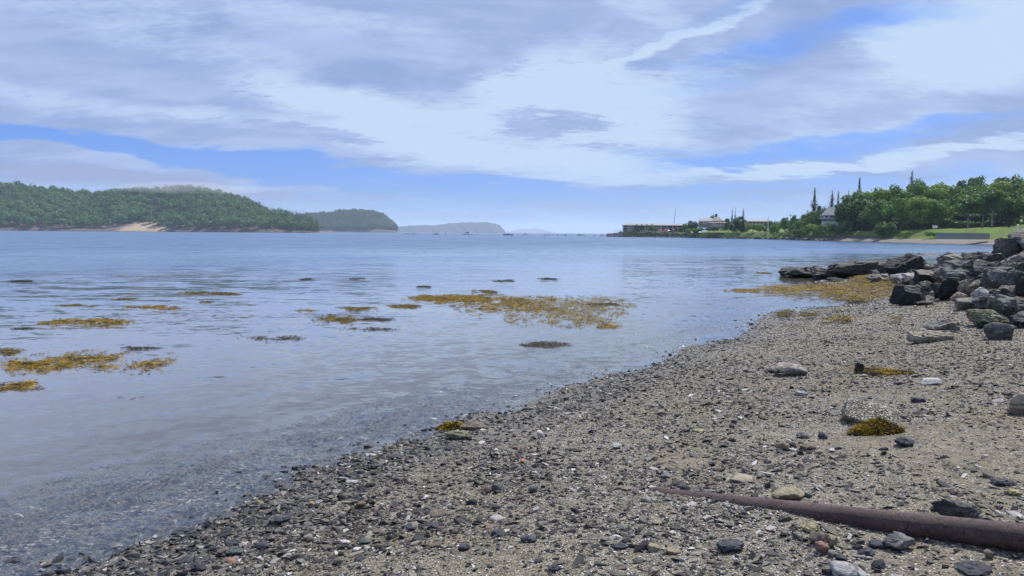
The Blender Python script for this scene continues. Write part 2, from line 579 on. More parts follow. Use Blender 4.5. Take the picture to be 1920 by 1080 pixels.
def gravel_ground_mat():
    m, T = mat_new('sandy_gravel')
    pos = T.n('ShaderNodeNewGeometry').outputs['Position']
    z = T.n('ShaderNodeSeparateXYZ', ins={0: pos}).outputs[2]
    a = T.noise(pos, 1.1, 5, 0.6, 0.4)
    b = T.noise(pos, 9, 5, 0.6)
    c = T.noise(pos, 130, 3, 0.6)
    sand = T.mix(T.rng(T.math('ADD', T.math('MULTIPLY', b, 0.5), T.math('MULTIPLY', c, 0.5)), 0.35, 0.65), (0.074, 0.062, 0.040), (0.245, 0.207, 0.142))
    # pebbles too small to model
    v = T.n('ShaderNodeTexVoronoi', ins={'Vector': T.mapping(pos, scale=(1, 1, 1)), 'Scale': 62.0, 'Randomness': 1.0})
    pc = T.ramp(T.n('ShaderNodeSeparateXYZ', ins={0: v.outputs['Color']}).outputs[0],
                [(0.0, (0.04, 0.04, 0.045)), (0.3, (0.08, 0.08, 0.085)), (0.55, (0.15, 0.145, 0.135)), (0.75, (0.24, 0.225, 0.19)), (0.92, (0.34, 0.32, 0.28)), (1.0, (0.6, 0.58, 0.54))])
    pm = T.math('MULTIPLY', T.rng(v.outputs['Distance'], 0.5, 0.38), T.rng(a, 0.36, 0.52))
    col = T.mix(pm, sand, pc)
    # broken shell
    v2 = T.n('ShaderNodeTexVoronoi', ins={'Vector': pos, 'Scale': 120.0})
    sh = T.math('MULTIPLY', T.rng(T.n('ShaderNodeSeparateXYZ', ins={0: v2.outputs['Color']}).outputs[1], 0.80, 0.84), T.rng(v2.outputs['Distance'], 0.36, 0.27))
    patch = T.rng(T.noise(T.mapping(pos, loc=(4, 2, 0)), 0.9, 5, 0.65, 0.3), 0.38, 0.6, 0.35, 1.0)
    col = T.mix(T.math('MULTIPLY', sh, patch), col, (0.72, 0.70, 0.65))
    wet = T.rng(T.math('ADD', z, T.math('MULTIPLY', T.math('SUBTRACT', b, 0.5), 0.05)), 0.12, 0.02)
    col = T.mix(T.math('MULTIPLY', wet, 0.30), col, (0.055, 0.053, 0.052))
    hg = T.math('ADD', T.math('MULTIPLY', T.rng(v.outputs['Distance'], 0.5, 0.1), 0.8), T.math('MULTIPLY', c, 0.5))
    finish(T, col, T.rng(wet, 0, 1, 0.9, 0.45), hg, 0.8, 0.012, 0.3)
    return m


gx, gy, gF = polar(0.3, -1.2, 1.6, 90, 640, -112, 115, 620)
M['ground'] = gravel_ground_mat()
tag(mk('beach_ground', np.stack([gx, gy, ground(gx, gy)], 1), gF, M['ground'], smooth=True), kind='structure')
# the bottom of the bay and all far ground: one sheet out to the horizon
sx, sy, sF = polar(0, -400, 40, 13900, 60, -180, 180, 97)
M['seabed'] = plain('seabed', (0.10, 0.10, 0.09), 0.9)
sr = np.hypot(sx, sy)
tag(mk('seabed', np.stack([sx, sy, np.full(sx.shape, -8.0)], 1), sF, M['seabed']), kind='structure')

# ------------------------------------------------------------------ water


def water_mat():
    m, T = mat_new('sea_water')
    pos = T.n('ShaderNodeNewGeometry').outputs['Position']
    dep = T.n('ShaderNodeAttribute', attribute_name='depth').outputs['Fac']
    sd = T.n('ShaderNodeAttribute', attribute_name='offshore').outputs['Fac']
    sp = T.n('ShaderNodeSeparateXYZ', ins={0: pos})

    def slope(scale, rot, sx_, sy_, det, ro=0.55, loc=(0, 0, 0)):
        c = T.noise(T.mapping(pos, loc=loc, rot=(0, 0, rot), scale=(sx_, sy_, 1)), scale, det, ro, 0.25, out=1)
        return T.vmath('SUBTRACT', c, (0.5, 0.5, 0.5))
    chop = T.rng(sd, 1.0, 22.0, 0.0, 1.0)
    far = T.rng(sd, 18.0, 90.0, 0.0, 1.0)
    wind = T.rng(T.noise(T.mapping(pos, scale=(0.25, 1.0, 1)), 0.13, 4, 0.55, 0.6), 0.38, 0.62, 0.45, 1.25)
    s1 = T.vmath('MULTIPLY', slope(11.0, 0.12, 0.45, 1.0, 3), (0.11, 0.30, 0))
    s2 = T.vmath('MULTIPLY', slope(2.1, -0.1, 0.42, 1.1, 4, loc=(3, 1, 0)), (0.24, 0.66, 0))
    s3 = T.vmath('MULTIPLY', slope(0.55, 0.16, 0.4, 1.1, 4, loc=(7, 5, 0)), (0.22, 0.72, 0))
    s2 = T.vmath('SCALE', s2, T.math('MULTIPLY', T.math('ADD', 0.20, T.math('MULTIPLY', chop, 0.9)), wind))
    s1 = T.vmath('SCALE', s1, T.math('MULTIPLY', T.math('ADD', 0.85, T.math('MULTIPLY', chop, 0.9)), wind))
    s3 = T.vmath('SCALE', s3, T.math('ADD', 0.05, T.math('MULTIPLY', T.math('ADD', T.math('MULTIPLY', chop, 0.35), far), 1.0)))
    s4 = T.vmath('SCALE', T.vmath('MULTIPLY', slope(0.10, 0.05, 0.30, 1.5, 5, 0.7, loc=(2, 9, 0)), (0.3, 1.5, 0)), far)
    tot = T.vmath('ADD', T.vmath('ADD', s1, s2), T.vmath('ADD', s3, s4))
    # little swells running in, crests along the beach
    wob = T.math('MULTIPLY', T.noise(T.mapping(pos, scale=(0.5, 0.5, 1)), 1.6, 5, 0.65), 8.5)
    ph = T.math('ADD', T.math('MULTIPLY', sd, 4.6), wob)
    ph2 = T.math('ADD', T.math('MULTIPLY', sd, 14.0), T.math('MULTIPLY', wob, 3.4))
    sw = T.math('MULTIPLY', T.math('SINE', ph), T.rng(sd, 6.0, 0.0, 0.003, 0.022))
    sw = T.math('ADD', sw, T.math('MULTIPLY', T.math('SINE', ph2), T.rng(sd, 9.0, 0.2, 0.0, 0.03)))
    swv = T.n('ShaderNodeCombineXYZ', ins={0: T.math('MULTIPLY', sw, 0.7), 1: T.math('MULTIPLY', sw, -0.7)}).outputs[0]
    tot = T.vmath('ADD', tot, swv)
    nrm = T.vmath('NORMALIZE', T.vmath('ADD', tot, (0, 0, 1)))
    fr = T.n('ShaderNodeFresnel', ins={'IOR': 1.60, 'Normal': nrm}).outputs[0]
    frf = T.rng(far, 0.0, 1.0, 1.0, 0.68)
    fr = T.math('MULTIPLY', fr, frf)
    gl = T.n('ShaderNodeBsdfGlossy', distribution='BECKMANN', ins={'Color': (0.95, 0.97, 1.0), 'Roughness': T.rng(sd, 2.0, 60.0, 0.07, 0.31), 'Normal': nrm})
    tr = T.n('ShaderNodeBsdfTransparent', ins={'Color': (0.95, 0.96, 0.93)})
    cl = T.mix(T.rng(dep, 0.1, 2.2), (0.31, 0.315, 0.335), (0.075, 0.13, 0.225))
    df = T.n('ShaderNodeBsdfDiffuse', ins={'Color': cl})
    mk_ = T.math('SUBTRACT', 1.0, T.math('EXPONENT', T.math('MULTIPLY', dep, -1.9)))
    under = T.n('ShaderNodeMixShader', ins={0: mk_, 1: tr, 2: df})
    top = T.n('ShaderNodeMixShader', ins={0: fr, 1: under, 2: gl})
    # ripple highlights near the shore, painted as pale diffuse flecks
    fo = T.noise(T.mapping(pos, rot=(0, 0, -0.5), scale=(1.0, 2.2, 1)), 16.0, 5, 0.7, 0.6)
    lines = T.math('SINE', T.math('ADD', T.math('MULTIPLY', sd, 5.5), T.math('MULTIPLY', wob, 1.3)))
    glint = T.math('MULTIPLY', T.rng(lines, 0.55, 1.0), T.rng(sd, 2.2, 0.1, 0.0, 1.0))
    glint = T.math('MULTIPLY', glint, T.rng(fo, 0.52, 0.66))
    glint = T.math('MULTIPLY', glint, 0.32)
    top = T.n('ShaderNodeMixShader', ins={0: glint, 1: top, 2: T.n('ShaderNodeBsdfDiffuse', ins={'Color': (0.62, 0.64, 0.66)})})
    # a thin edge: the last millimetres are only a film
    T.n('ShaderNodeOutputMaterial', ins={0: top})
    return m


wx, wy, wF = polar(2, -14, 8, 13900, 560, -115, 115, 520)
sdist = -shore_dist(wx, wy)
wdep = np.clip(-ground(wx, wy, False), 0, 6)
mw = water_mat()
near = np.hypot(wx, wy) < 200
wz = np.where(near, 0.006 * n2(wx, wy, 0.8, 2, 77), 0.0)
tag(mk('water', np.stack([wx, wy, wz], 1), wF, mw, smooth=True, attrs={'depth': np.where(sdist > 30, 6, wdep), 'offshore': np.clip(sdist, 0, 400)}), kind='structure')

# ------------------------------------------------------------------ gravel and shells


def hull_template(rg, n=9, flat=0.4):
    bm = bmesh.new()
    for _ in range(n):
        v = rg.normal(size=3)
        v /= np.linalg.norm(v)
        v = np.sign(v) * np.abs(v) ** 0.75
        bm.verts.new((v[0], v[1] * 0.8, v[2] * flat))
    bmesh.ops.convex_hull(bm, input=bm.verts)
    for v in [v for v in bm.verts if not v.link_faces]:
        bm.verts.remove(v)
    bmesh.ops.triangulate(bm, faces=bm.faces)
    bm.verts.index_update()
    V = np.array([v.co[:] for v in bm.verts])
    F = np.array([[v.index for v in f.verts] for f in bm.faces])
    bm.free()
    return V, F


def scatter(templates, P, S, yaw, tiltx, tilty, which):
    """merge many copies of a few template meshes"""
    global TONE
    Vs, Fs, base, tn = [], [], 0, []
    for t, (V, F) in enumerate(templates):
        idx = np.nonzero(which == t)[0]
        if not len(idx):
            continue
        c, s = np.cos(yaw[idx]), np.sin(yaw[idx])
        W = V[None] * S[idx][:, None, :] if S.ndim == 2 else V[None] * S[idx][:, None, None]
        W = np.broadcast_to(W, (len(idx),) + V.shape).copy()
        cx_, sx_ = np.cos(tiltx[idx])[:, None], np.sin(tiltx[idx])[:, None]
        y = W[..., 1] * cx_ - W[..., 2] * sx_
        z = W[..., 1] * sx_ + W[..., 2] * cx_
        W[..., 1], W[..., 2] = y, z
        cy_, sy_ = np.cos(tilty[idx])[:, None], np.sin(tilty[idx])[:, None]
        x = W[..., 0] * cy_ + W[..., 2] * sy_
        z = -W[..., 0] * sy_ + W[..., 2] * cy_
        x2 = x * c[:, None] - W[..., 1] * s[:, None]
        y2 = x * s[:, None] + W[..., 1] * c[:, None]
        W = np.stack([x2, y2, z], -1) + P[idx][:, None, :]
        Vs.append(W.reshape(-1, 3))
        Fs.append((F[None] + (base + np.arange(len(idx)) * len(V))[:, None, None]).reshape(-1, F.shape[1]))
        tn.append(np.repeat(np.clip(0.65 * ((idx * 0.6180339) % 1.0) + 0.35 + 0.9 * n2(P[idx, 0], P[idx, 1], 0.018, 2, 8), 0, 1), len(V)))
        base += len(idx) * len(V)
    TONE = np.concatenate(tn)
    return np.concatenate(Vs), np.concatenate(Fs)


def island_mat(name, stops, rough=0.8, wet=True, sc=120):
    m, T = mat_new(name)
    g = T.n('ShaderNodeNewGeometry')
    col = T.ramp(g.outputs['Random Per Island'], stops)
    nz = T.noise(g.outputs['Position'], sc, 3, 0.6)
    col = T.mix(T.rng(nz, 0.3, 0.7, 0.65, 1.0), (0.02, 0.02, 0.02), col)
    z = T.n('ShaderNodeSeparateXYZ', ins={0: g.outputs['Position']}).outputs[2]
    w = T.rng(z, 0.10, 0.03)
    if wet:
        col = T.mix(T.math('MULTIPLY', w, 0.38), col, (0.03, 0.03, 0.03))
    finish(T, col, T.rng(w, 0, 1, rough, 0.4) if wet else rough, nz, 0.3, 0.004, 0.35)
    return m


M['pebbles'] = island_mat('beach_pebbles', [(0.0, (0.020, 0.020, 0.021)), (0.34, (0.040, 0.040, 0.041)), (0.54, (0.082, 0.076, 0.066)), (0.66, (0.155, 0.14, 0.108)),
                                            (0.76, (0.21, 0.20, 0.175)), (0.86, (0.27, 0.24, 0.19)), (0.91, (0.17, 0.12, 0.10)), (0.95, (0.36, 0.34, 0.31)), (1.0, (0.6, 0.58, 0.55))])
M['shells'] = island_mat('broken_shell', [(0.0, (0.42, 0.39, 0.34)), (0.4, (0.62, 0.60, 0.55)), (0.8, (0.78, 0.77, 0.73)), (1.0, (0.85, 0.84, 0.82))], 0.6, wet=True)


def spots(n, r0, r1, smin, seed, a=56):
    rg = np.random.default_rng(seed)
    r = np.exp(rg.uniform(math.log(r0), math.log(r1), n))
    th = np.radians(rg.uniform(-a, a, n))
    x, y = r * np.sin(th), r * np.cos(th)
    s = shore_dist(x, y)
    k = (s > smin)
    return x[k], y[k], s[k], r[k], rg


x, y, s, r, rg = spots(430000, 2.2, 34, -1.8, 3)
clump = n2(x, y, 1.1, 3, 61)
sandy = sstep(0.25, 0.9, n2(x, y, 0.42, 2, 71) + 0.75 * sstep(5.4, 3.4, np.hypot(x - 1.8, y - 1.2)))
keep = rg.random(len(x)) < np.clip(0.74 + 0.7 * clump - 0.56 * sandy, 0.05, 1) * np.where(s < 0, np.clip(1 + s * 0.3, 0.3, 1), 1)
x, y, s, r, clump = x[keep], y[keep], s[keep], r[keep], clump[keep]
n = len(x)
size = 0.0079 * np.exp(rg.normal(0, 0.55, n)) * (1 + 0.35 * clump)
big = rg.random(n) < 0.022
size[big] *= rg.uniform(1.8, 3.0, big.sum())
band = np.exp(-((s - 0.25) / 0.5) ** 2)       # a strip of bigger dark stones at the water's edge
size *= 1 + 0.55 * band
size = np.maximum(size, r * 0.0010)
size = np.minimum(size, 0.036)
tm = [hull_template(rg, 10, f) for f in (0.28, 0.33, 0.4, 0.4, 0.5, 0.6, 0.25, 0.7)]
P = np.stack([x, y, ground(x, y) + size * 0.12], 1)
S3 = np.stack([size * rg.uniform(0.9, 1.8, n), size * rg.uniform(0.7, 1.1, n), size * rg.uniform(0.6, 1.1, n)], 1)
V, F = scatter(tm, P, S3, rg.normal(0.3, 1.1, n), rg.normal(0, 0.22, n), rg.normal(0, 0.22, n), rg.integers(0, 8, n))
tag(mk('gravel', V, F, M['pebbles']), kind='stuff', label='loose dark slate pebbles covering the whole beach', cat='gravel')

x, y, s, r, rg = spots(280000, 2.2, 26, -1.1, 5)
pn = 1.5 * n2(x, y, 0.7, 3, 91) + 0.55 * np.exp(-((s - 1.5) / 1.2) ** 2)
near_weed = hit(1640, 780)
pn = pn + 1.3 * np.exp(-(((x - near_weed.x) / 0.75) ** 2 + ((y - near_weed.y - 0.35) / 0.9) ** 2))
keep = rg.random(len(x)) < np.clip(0.22 + 0.8 * pn, 0.05, 1)
x, y, s, r = x[keep], y[keep], s[keep], r[keep]
n = len(x)
size = np.maximum(0.0036 * np.exp(rg.normal(0, 0.42, n)), r * 0.00072)
tet = (np.array([(1, 0, 0), (-0.6, 0.75, 0.05), (-0.6, -0.75, 0.05), (-0.05, 0.0, 0.5)], float), np.array([(0, 1, 3), (1, 2, 3), (2, 0, 3), (0, 2, 1)]))
P = np.stack([x, y, ground(x, y) + size * 0.35 + 0.0015], 1)
V, F = scatter([tet], P, size * rg.uniform(0.8, 1.4, n), rg.uniform(0, 6.28, n), rg.normal(0, 0.3, n), rg.normal(0, 0.3, n), np.zeros(n, int))
tag(mk('shell_fragments', V, F, M['shells']), kind='stuff', label='tiny white bits of broken shell strewn over the gravel', cat='shell bits')

# ------------------------------------------------------------------ boulders and stones
_ico = {}


def ico(sub):
    if sub not in _ico:
        bm = bmesh.new()
        bmesh.ops.create_icosphere(bm, subdivisions=sub, radius=1)
        bm.verts.index_update()
        V = np.array([v.co[:] for v in bm.verts])
        V /= np.linalg.norm(V, axis=1)[:, None]
        F = np.array([[v.index for v in f.verts] for f in bm.faces])
        bm.free()
        _ico[sub] = (V, F)
    return _ico[sub]


def rock_shape(w, d, h, style, seed, sub=5, rough=1.0):
    """faceted rock: a body cut by planes, edges a little worn, bedding and chips on the faces"""
    rg = np.random.default_rng(seed)
    D, F = ico(sub)
    pl = []
    if style == 'round':
        nf, jit, sharp = 14, 0.6, 12
    elif style == 'block':
        nf, jit, sharp = 4, 0.13, 90
    elif style == 'slab':
        nf, jit, sharp = 7, 0.18, 80
    elif style == 'wedge':
        nf, jit, sharp = 7, 0.3, 80
    else:
        nf, jit, sharp = 12, 0.34, 80
    if style != 'round':
        for ax in range(3):
            for sg in (-1, 1):
                nn = np.zeros(3)
                nn[ax] = sg
                nn += rg.normal(0, jit, 3)
                nn /= np.linalg.norm(nn)
                pl.append((nn, rg.uniform(0.84, 1.0)))
    if style == 'wedge':
        nn = np.array([rg.choice([-1, 1]) * 0.75, -0.35, 0.75])
        pl.append((nn / np.linalg.norm(nn), 0.6))
    for _ in range(nf):
        nn = rg.normal(size=3)
        nn /= np.linalg.norm(nn)
        pl.append((nn, rg.uniform(0.86, 1.12) if style != 'round' else rg.uniform(0.8, 0.98)))
    inv = np.zeros(len(D))
    for _ in range(0 if style == 'round' else 12):
        nn = rg.normal(size=3)
        nn /= np.linalg.norm(nn)
        pl.append((nn, rg.uniform(0.98, 1.22)))
    for nn, dd in pl:
        c = np.maximum(D @ nn, 0) / dd
        inv += c ** sharp
    inv = inv ** (1 / sharp)
    r_ = np.minimum(1 / np.maximum(inv, 0.5), 1.55)
    V = D * r_[:, None]
    V = V * np.array([w / 2, d / 2, h / 2])
    L = (w + d + h) / 3
    q = V / L
    amp = 0.05 if style == 'round' else 0.07
    disp = fbm(q * 3.2 + seed, 5, seed, 0.55) * amp
    tl = q @ np.array([0.25, 0.15, 0.96]) + 0.08 * fbm(q * 2 + 3, 2, seed + 5)
    if style != 'round':
        K_ = 34
        sd_ = q[rg.integers(0, len(q), K_)]
        ce = np.argmin(((q[:, None, :] - sd_[None]) ** 2).sum(2), 1)
        gr = rg.normal(0, 0.16, (K_, 3))
        disp += rg.uniform(-0.035, 0.035, K_)[ce] + ((q - sd_[ce]) * gr[ce]).sum(1)
    stp = np.abs(((tl * 9) % 1) - 0.5) - 0.25
    disp += stp * (0.012 if style == 'round' else 0.045)
    V = V + D * (disp * L * rough)[:, None]
    return V, F


ROCKN = [0]


def place_rock(name, label, cat, px, py, w, h, style, mat, dep=0.85, roll=0.0, pitch=0.0, yaw=None, sink=0.14, group=None, sub=None, up=0.0, dist=None, cap=None):
    ROCKN[0] += 1
    seed = ROCKN[0] * 13 + 5
    g = hit(px, py)
    if dist:
        q = at_y(px, py, dist)
        g = Vector((q.x, q.y, q.z))
    dd = math.hypot(g.x, g.y)
    W, H = w / FPX * g.y, h / FPX * dd
    Dp = W * dep
    slope = (CAM_Z - g.z) / dd
    H = max(H - Dp * slope * 0.55, H * 0.45) * (1 + sink)
    if sub is None:
        sub = 5 if w > 40 else 4
    V, F = rock_shape(W, Dp, H, style, seed, sub, 0.35 if cap else 1.0)
    rx = Euler((math.radians(pitch), math.radians(roll), math.radians(random.uniform(-14, 14) if yaw is None else yaw))).to_matrix()
    V = V @ np.array(rx).T
    ex = V.max(0) - V.min(0)
    V = (V - (V.max(0) + V.min(0)) / 2) * np.array([W / ex[0], Dp / ex[1], H / ex[2]])
    zoff = -V[:, 2].min()
    V[:, 2] += zoff
    mats, mi = [mat], None
    if cap:  # sunlight on the upward faces, painted as a paler material
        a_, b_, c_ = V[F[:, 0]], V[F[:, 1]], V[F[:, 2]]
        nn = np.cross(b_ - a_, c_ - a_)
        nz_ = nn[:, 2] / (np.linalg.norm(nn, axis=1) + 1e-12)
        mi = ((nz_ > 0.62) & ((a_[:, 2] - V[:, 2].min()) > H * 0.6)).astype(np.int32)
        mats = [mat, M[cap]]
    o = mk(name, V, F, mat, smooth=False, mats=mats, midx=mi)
    u = Vector((g.x, g.y, 0)).normalized()
    o.location = Vector((g.x, g.y, g.z)) + u * Dp * 0.42 + Vector((0, 0, -H * sink + up))
    if not dist:
        # rest on the ground under its middle too
        zc = gz(o.location.x, o.location.y)
        o.location.z = max(o.location.z, min(zc - H * 0.35, g.z)) if zc > g.z else min(o.location.z, zc)
    me = o.data
    # worn edges: smooth shading only on small angles
    bm = bmesh.new()
    bm.from_mesh(me)
    for f in bm.faces:
        f.smooth = True
    for e in bm.edges:
        if len(e.link_faces) == 2 and e.calc_face_angle(0) > 0.5:
            e.smooth = False
    bm.to_mesh(me)
    bm.free()
    return tag(o, label, cat, group)


G1 = 'boulders of the rocky point'
B = [
    ('rock_ledge', 'long low dark shelf of rock linking the seaward tip to the big boulders', 1600, 515, 250, 34, 'slab', 'ledge', dict(dep=0.3, roll=-1.5, sink=0.3)),
    # name, label, px, base y, w, h, style, mat, kwargs
    ('rock_ledge', 'low rounded brown-grey rock at the seaward tip of the rocky point', 1510, 522, 92, 36, 'slab', 'ledge', dict(dep=1.0)),
    ('rock_ledge', 'dark low ledge rock beside the rounded tip, wet weed at its foot', 1555, 523, 74, 33, 'facet', 'slate', dict(dep=0.9)),
    ('rock_ledge', 'long cracked grey slab rising from the tip towards the big boulders', 1607, 520, 120, 46, 'slab', 'ledge', dict(dep=0.8, roll=-5)),
    ('rock_ledge', 'narrow flat dark slab behind the cracked grey slab', 1655, 508, 110, 30, 'slab', 'ledge', dict(dep=0.6, roll=-6)),
    ('wet_rock', 'small black wet rock at the foot of the low ledge in the water', 1566, 528, 36, 12, 'round', 'slate_black', {}),
    ('boulder', 'huge black overhanging boulder with sloping top above the golden seaweed', 1704, 520, 92, 46, 'wedge', 'slate_black', dict(dep=0.8, roll=7)),
    ('boulder', 'small dark boulder between the ledge and the huge black boulder', 1662, 503, 40, 22, 'facet', 'slate', {}),
    ('boulder', 'grey slab tilted down towards the water behind the huge black boulder', 1735, 499, 66, 36, 'wedge', 'grey', dict(roll=-22)),
    ('boulder', 'black block with a top painted sunlit standing highest next to the far beach', 1779, 486, 46, 38, 'block', 'slate_black', dict(cap='grey', dep=0.9)),
    ('boulder', 'small dark rock leaning on the water side of the sunlit-topped black block', 1752, 480, 26, 24, 'facet', 'slate', {}),
    ('boulder', 'wide striped grey boulder right of the sunlit-topped black block', 1829, 478, 66, 36, 'slab', 'slate_blue', dict(roll=4)),
    ('boulder', 'jagged pale lichen-covered boulder on the crest under the lawn', 1872, 462, 76, 34, 'facet', 'light', {}),
    ('boulder', 'dark boulder with a white blotched top below the jagged crest boulder', 1884, 484, 46, 38, 'block', 'slate', {}),
    ('boulder', 'smooth pale grey boulder on the crest cut by the photo edge', 1928, 470, 60, 40, 'round', 'grey', {}),
    ('boulder', 'light grey slab lying diagonally under the sunlit-topped black block', 1790, 507, 64, 30, 'slab', 'grey', dict(roll=10)),
    ('boulder', 'stack-like flat layered boulder with dark hollows below the crest', 1846, 504, 92, 32, 'slab', 'slate', {}),
    ('boulder', 'flat grey boulder at the edge below the smooth crest boulder', 1921, 506, 66, 30, 'slab', 'grey', {}),
    ('boulder', 'big blue-grey boulder with a light edge in the middle of the pile', 1812, 530, 86, 44, 'wedge', 'slate_blue', dict(dep=0.8)),
    ('boulder', 'square black block with flat top painted sunlit behind the golden seaweed', 1735, 539, 40, 34, 'block', 'slate_black', dict(cap='grey', dep=0.8, yaw=6)),
    ('boulder', 'narrow grey slab wedged between the square block and the blue-grey boulder', 1766, 531, 30, 30, 'slab', 'grey', {}),
    ('boulder', 'black block with a flat top painted sunlit alone at the edge of the gravel', 1706, 573, 62, 40, 'block', 'slate_black', dict(cap='grey', dep=0.7, yaw=-4)),
    ('boulder', 'cluster-like knobbly black boulder with barnacles at the gravel edge', 1776, 563, 54, 44, 'facet', 'slate_black', dict(dep=0.9)),
    ('boulder', 'upright tan boulder next to the knobbly black boulder', 1811, 557, 32, 34, 'facet', 'tan', {}),
    ('boulder', 'small pinkish stone in front of the upright tan boulder', 1799, 568, 30, 21, 'facet', 'pink', {}),
    ('boulder', 'smooth low grey stone half sunk in gravel in front of the pinkish stone', 1809, 582, 48, 24, 'round', 'grey', {}),
    ('boulder', 'steep angular blue-grey boulder right of the big blue-grey one', 1875, 546, 72, 46, 'facet', 'slate_blue', dict(dep=0.8)),
    ('boulder', 'flat-topped dark boulder above the steep angular one', 1903, 521, 64, 32, 'slab', 'slate', {}),
    ('boulder', 'tall black boulder standing at the photo edge beside bluish slabs', 1925, 562, 40, 50, 'block', 'slate_black', {}),
    ('boulder', 'light blue-grey boulder next to the weed tuft inside the pile', 1889, 568, 54, 32, 'facet', 'slate_blue', {}),
    ('boulder', 'round pale stone over a dark hollow left of the weed tuft', 1838, 564, 30, 25, 'round', 'light', {}),
    ('boulder', 'layered grey slab with dark underside at the foot of the pile', 1851, 581, 62, 28, 'slab', 'slate_blue', dict(roll=3)),
    ('boulder', 'largest smooth blue-grey slab at the foot of the pile', 1905, 603, 100, 50, 'slab', 'slate_blue', dict(dep=0.9, roll=6)),
    ('boulder', 'brown and green stained angular boulder below the largest blue-grey slab', 1859, 612, 80, 32, 'wedge', 'olive', dict(roll=-5)),
    ('boulder', 'three-cornered grey boulder at the photo edge above the gravel', 1933, 615, 74, 32, 'wedge', 'slate', {}),
    ('boulder', 'rounded bluish boulder lying on gravel in front of the pile', 1870, 638, 60, 34, 'round', 'slate_blue', {}),
    ('boulder', 'grey wedge stone with a black end behind the long pale stone', 1766, 624, 62, 27, 'wedge', 'grey', {}),
    ('boulder', 'long pale tan stone with a brown end lying on the gravel', 1744, 642, 88, 24, 'slab', 'tan', dict(dep=0.45, roll=-3, yaw=4)),
    ('boulder', 'thin dark slab lying right beside the flat-topped black block', 1731, 573, 34, 10, 'slab', 'slate', {}),
    ('boulder', 'dark stone behind the rounded bluish boulder', 1848, 616, 26, 16, 'facet', 'slate_black', {}),
    ('boulder', 'low grey slab between the weed bank and the huge black boulder', 1655, 530, 56, 18, 'slab', 'grey', dict(roll=-4)),
    ('boulder', 'pointed grey rock standing in the golden seaweed below the ledge', 1643, 527, 24, 22, 'wedge', 'slate', {}),
    ('boulder', 'pale flat slab behind the square black block', 1700, 531, 60, 20, 'slab', 'light', {}),
]
for nm, lb, px, py, w, h, stl, mt, kw in B:
    place_rock(nm, lb, 'rock', px, py, w * (0.97 if w > 30 else 1.0), h * (0.90 if nm == 'boulder' else 0.68), stl, M[mt], group=G1, **kw)
# rubble that fills the pile between the big ones (one thing each, far fewer seen)
rr = random.Random(4)
for k in range(110):
    px = rr.uniform(1690, 1935)
    lo = np.interp(px, [1690, 1750, 1800, 1860, 1935], [505, 490, 480, 470, 462])
    hi = np.interp(px, [1690, 1750, 1800, 1860, 1935], [540, 560, 570, 590, 610])
    py = rr.uniform(lo, hi)
    w = rr.uniform(12, 34)
    place_rock('rubble_stone', 'medium grey stone filling a gap between the big boulders of the pile', 'rock', px, py, w, w * rr.uniform(0.4, 0.6),
               rr.choice(['facet', 'slab', 'wedge', 'facet']), M[rr.choice(['slate', 'slate_blue', 'grey', 'slate', 'ledge'])], roll=rr.uniform(-20, 20), group='stones filling the gaps of the rock pile', sub=4)

